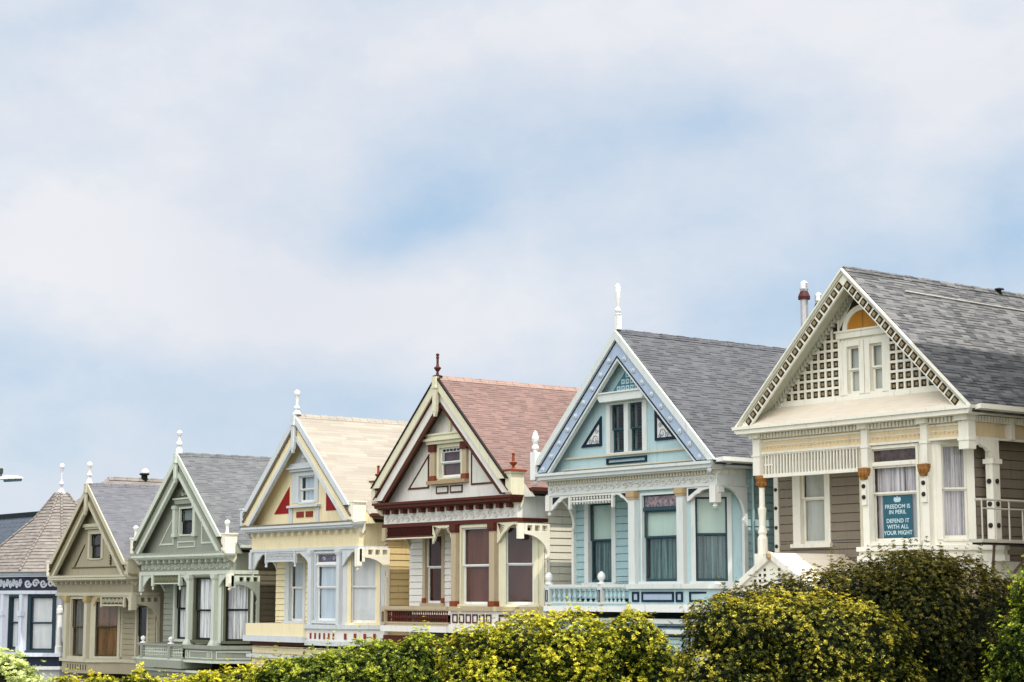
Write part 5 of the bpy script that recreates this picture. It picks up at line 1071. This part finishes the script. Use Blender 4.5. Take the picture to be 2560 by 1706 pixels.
    tone = np.clip(.44+.20*r.normal(size=(n, 1))+.14*r.normal(size=(n, nl))-2.4*DP[:, None]+1.0*BP[:, None]+.30*(D[:, 2:3]-.35)+.22*(np.arange(nl)/nl)[None, :], 0, 1)  # self-shade put into leaf colour: darker deep inside and where facing down
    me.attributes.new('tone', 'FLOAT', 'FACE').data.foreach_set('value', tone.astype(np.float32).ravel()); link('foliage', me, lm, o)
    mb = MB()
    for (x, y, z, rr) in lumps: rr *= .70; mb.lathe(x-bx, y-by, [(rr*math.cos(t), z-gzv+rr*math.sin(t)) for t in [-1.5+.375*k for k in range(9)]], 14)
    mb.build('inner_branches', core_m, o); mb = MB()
    for k in range(7):
        (x, y, z, rr) = lumps[r.integers(len(lumps))]; mb.tube((r.normal()*.06, r.normal()*.06, -.1), (x-bx, y-by, z-gzv), .022, 6)
    mb.build('stem', twig_m, o)
    return o
SH = [
 ('pale green shrub in the lower left corner', [(-11.11, 4.76, 9.49, .23), (-11.04, 4.85, 9.49, .15), (-10.98, 4.92, 9.47, .10), (-11.07, 4.79, 9.61, .09)], L_pal, 0.0181),
 ('low golden shrub below the olive house', [(-13.44, 6.24, 9.33, .13), (-13.24, 6.50, 9.33, .16), (-13.08, 6.70, 9.36, .16), (-12.99, 6.84, 9.25, .14), (-13.37, 6.37, 9.18, .24), (-13.16, 6.63, 9.18, .24)], L_yel, 0.0181),
 ('low yellow green shrub below the grey green house', [(-13.64, 7.32, 9.19, .20), (-13.48, 7.52, 9.23, .23), (-13.32, 7.72, 9.25, .25), (-13.16, 7.92, 9.29, .26), (-13.42, 7.64, 9.02, .35), (-13.60, 7.41, 9.02, .29)], L_yel, 0.0181),
 ('bright green shrub below the pale yellow house', [(-12.76, 7.75, 9.35, .21), (-12.61, 7.95, 9.35, .29), (-12.41, 8.19, 9.38, .32), (-12.25, 8.38, 9.44, .28), (-12.08, 8.59, 9.51, .24), (-12.01, 8.70, 9.35, .22), (-12.50, 8.14, 9.08, .47), (-12.21, 8.51, 9.08, .43)], L_gre, 0.0172),
 ('yellow tipped shrub in front of the light blue house', [(-10.97, 8.35, 9.57, .25), (-10.78, 8.59, 9.54, .34), (-10.58, 8.84, 9.56, .34), (-10.40, 9.07, 9.57, .29), (-10.27, 9.20, 9.71, .20), (-10.19, 9.35, 9.50, .25), (-10.92, 8.48, 9.23, .43), (-10.56, 8.94, 9.23, .46), (-10.30, 9.28, 9.20, .35)], L_yel, 0.0159),
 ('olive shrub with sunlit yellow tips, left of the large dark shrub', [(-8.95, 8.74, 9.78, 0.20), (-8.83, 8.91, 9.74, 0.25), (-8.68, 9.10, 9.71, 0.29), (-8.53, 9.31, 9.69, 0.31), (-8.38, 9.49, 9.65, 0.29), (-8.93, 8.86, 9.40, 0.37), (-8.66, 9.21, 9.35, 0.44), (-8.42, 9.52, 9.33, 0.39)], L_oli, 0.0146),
 ('largest and darkest shrub, bronze green deepened for shade, in front of the cream house', [(-9.35, 9.36, 9.89, 0.17), (-9.18, 9.58, 9.89, 0.24), (-9.01, 9.80, 9.86, 0.30), (-8.82, 10.04, 9.81, 0.41), (-8.67, 10.27, 9.70, 0.57), (-8.48, 10.51, 9.67, 0.57), (-8.35, 10.69, 9.62, 0.41), (-8.56, 10.34, 10.00, 0.30), (-8.26, 10.76, 9.84, 0.20), (-8.81, 10.17, 9.26, 0.50), (-8.51, 10.57, 9.23, 0.53)], L_brz_shd, 0.0155),
 ('sunlit green shrub cut off by the right edge', [(-6.64, 9.19, 10.00, .20), (-6.72, 9.15, 9.70, .24), (-6.79, 9.12, 9.45, .22)], L_gre, 0.0163)]
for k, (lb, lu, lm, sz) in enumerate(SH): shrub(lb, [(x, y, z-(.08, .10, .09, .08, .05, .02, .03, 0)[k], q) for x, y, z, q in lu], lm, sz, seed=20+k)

# tree just outside the right edge; its crown shades the right half of the largest shrub
def tree():
    lumps = [(-5.85, 10.55, 15.7, .74), (-6.12, 10.45, 15.5, .62), (-5.95, 10.2, 15.4, .5), (-5.7, 10.6, 15.8, .6), (-6.1, 10.5, 16.3, .5), (-5.6, 10.4, 16.4, .55), (-5.3, 10.7, 15.6, .5)]
    r = np.random.default_rng(5); bx, by = -5.5, 10.7; g = gz(bx, by); o = tag(empty('tree', (bx, by, g)), 'small leafy tree standing beside the shrubs outside the right edge', 'tree')
    m = MB(); P = [(0, 0, -.1), (.02, 0, 2.2), (-.12, -.03, 4.2), (-.3, -.1, 6.2)]
    for k, (a, b) in enumerate(zip(P, P[1:])): m.tube(a, b, .13-.03*k, 8)
    for (x, y, z, rr) in lumps: m.tube((-.12, -.03, 4.2), (x-bx, y-by, z-g), .03)
    m.build('trunk', twig_m, o)
    n = 26000; L = np.array(lumps); i = r.integers(len(L), size=n); d = r.normal(size=(n, 3)); d /= np.linalg.norm(d, axis=1)[:, None]; q = L[i, :3]+d*(L[i, 3]*r.random(n)**.4)[:, None]-np.array((bx, by, g))
    a = r.normal(size=(n, 3)); a /= np.linalg.norm(a, axis=1)[:, None]; b = np.cross(a, r.normal(size=(n, 3))); b /= np.linalg.norm(b, axis=1)[:, None]
    V = np.stack([q, q+a*.045+b*.022, q+a*.09, q+a*.045-b*.022], 1).reshape(-1, 3); me = bpy.data.meshes.new('crown'); me.from_pydata(V.tolist(), [], np.arange(n*4).reshape(-1, 4).tolist()); me.update()
    me.attributes.new('tone', 'FLOAT', 'FACE').data.foreach_set('value', np.clip(.4+.2*r.normal(size=n), 0, 1).astype(np.float32)); link('crown', me, L_gre, o)
tree()
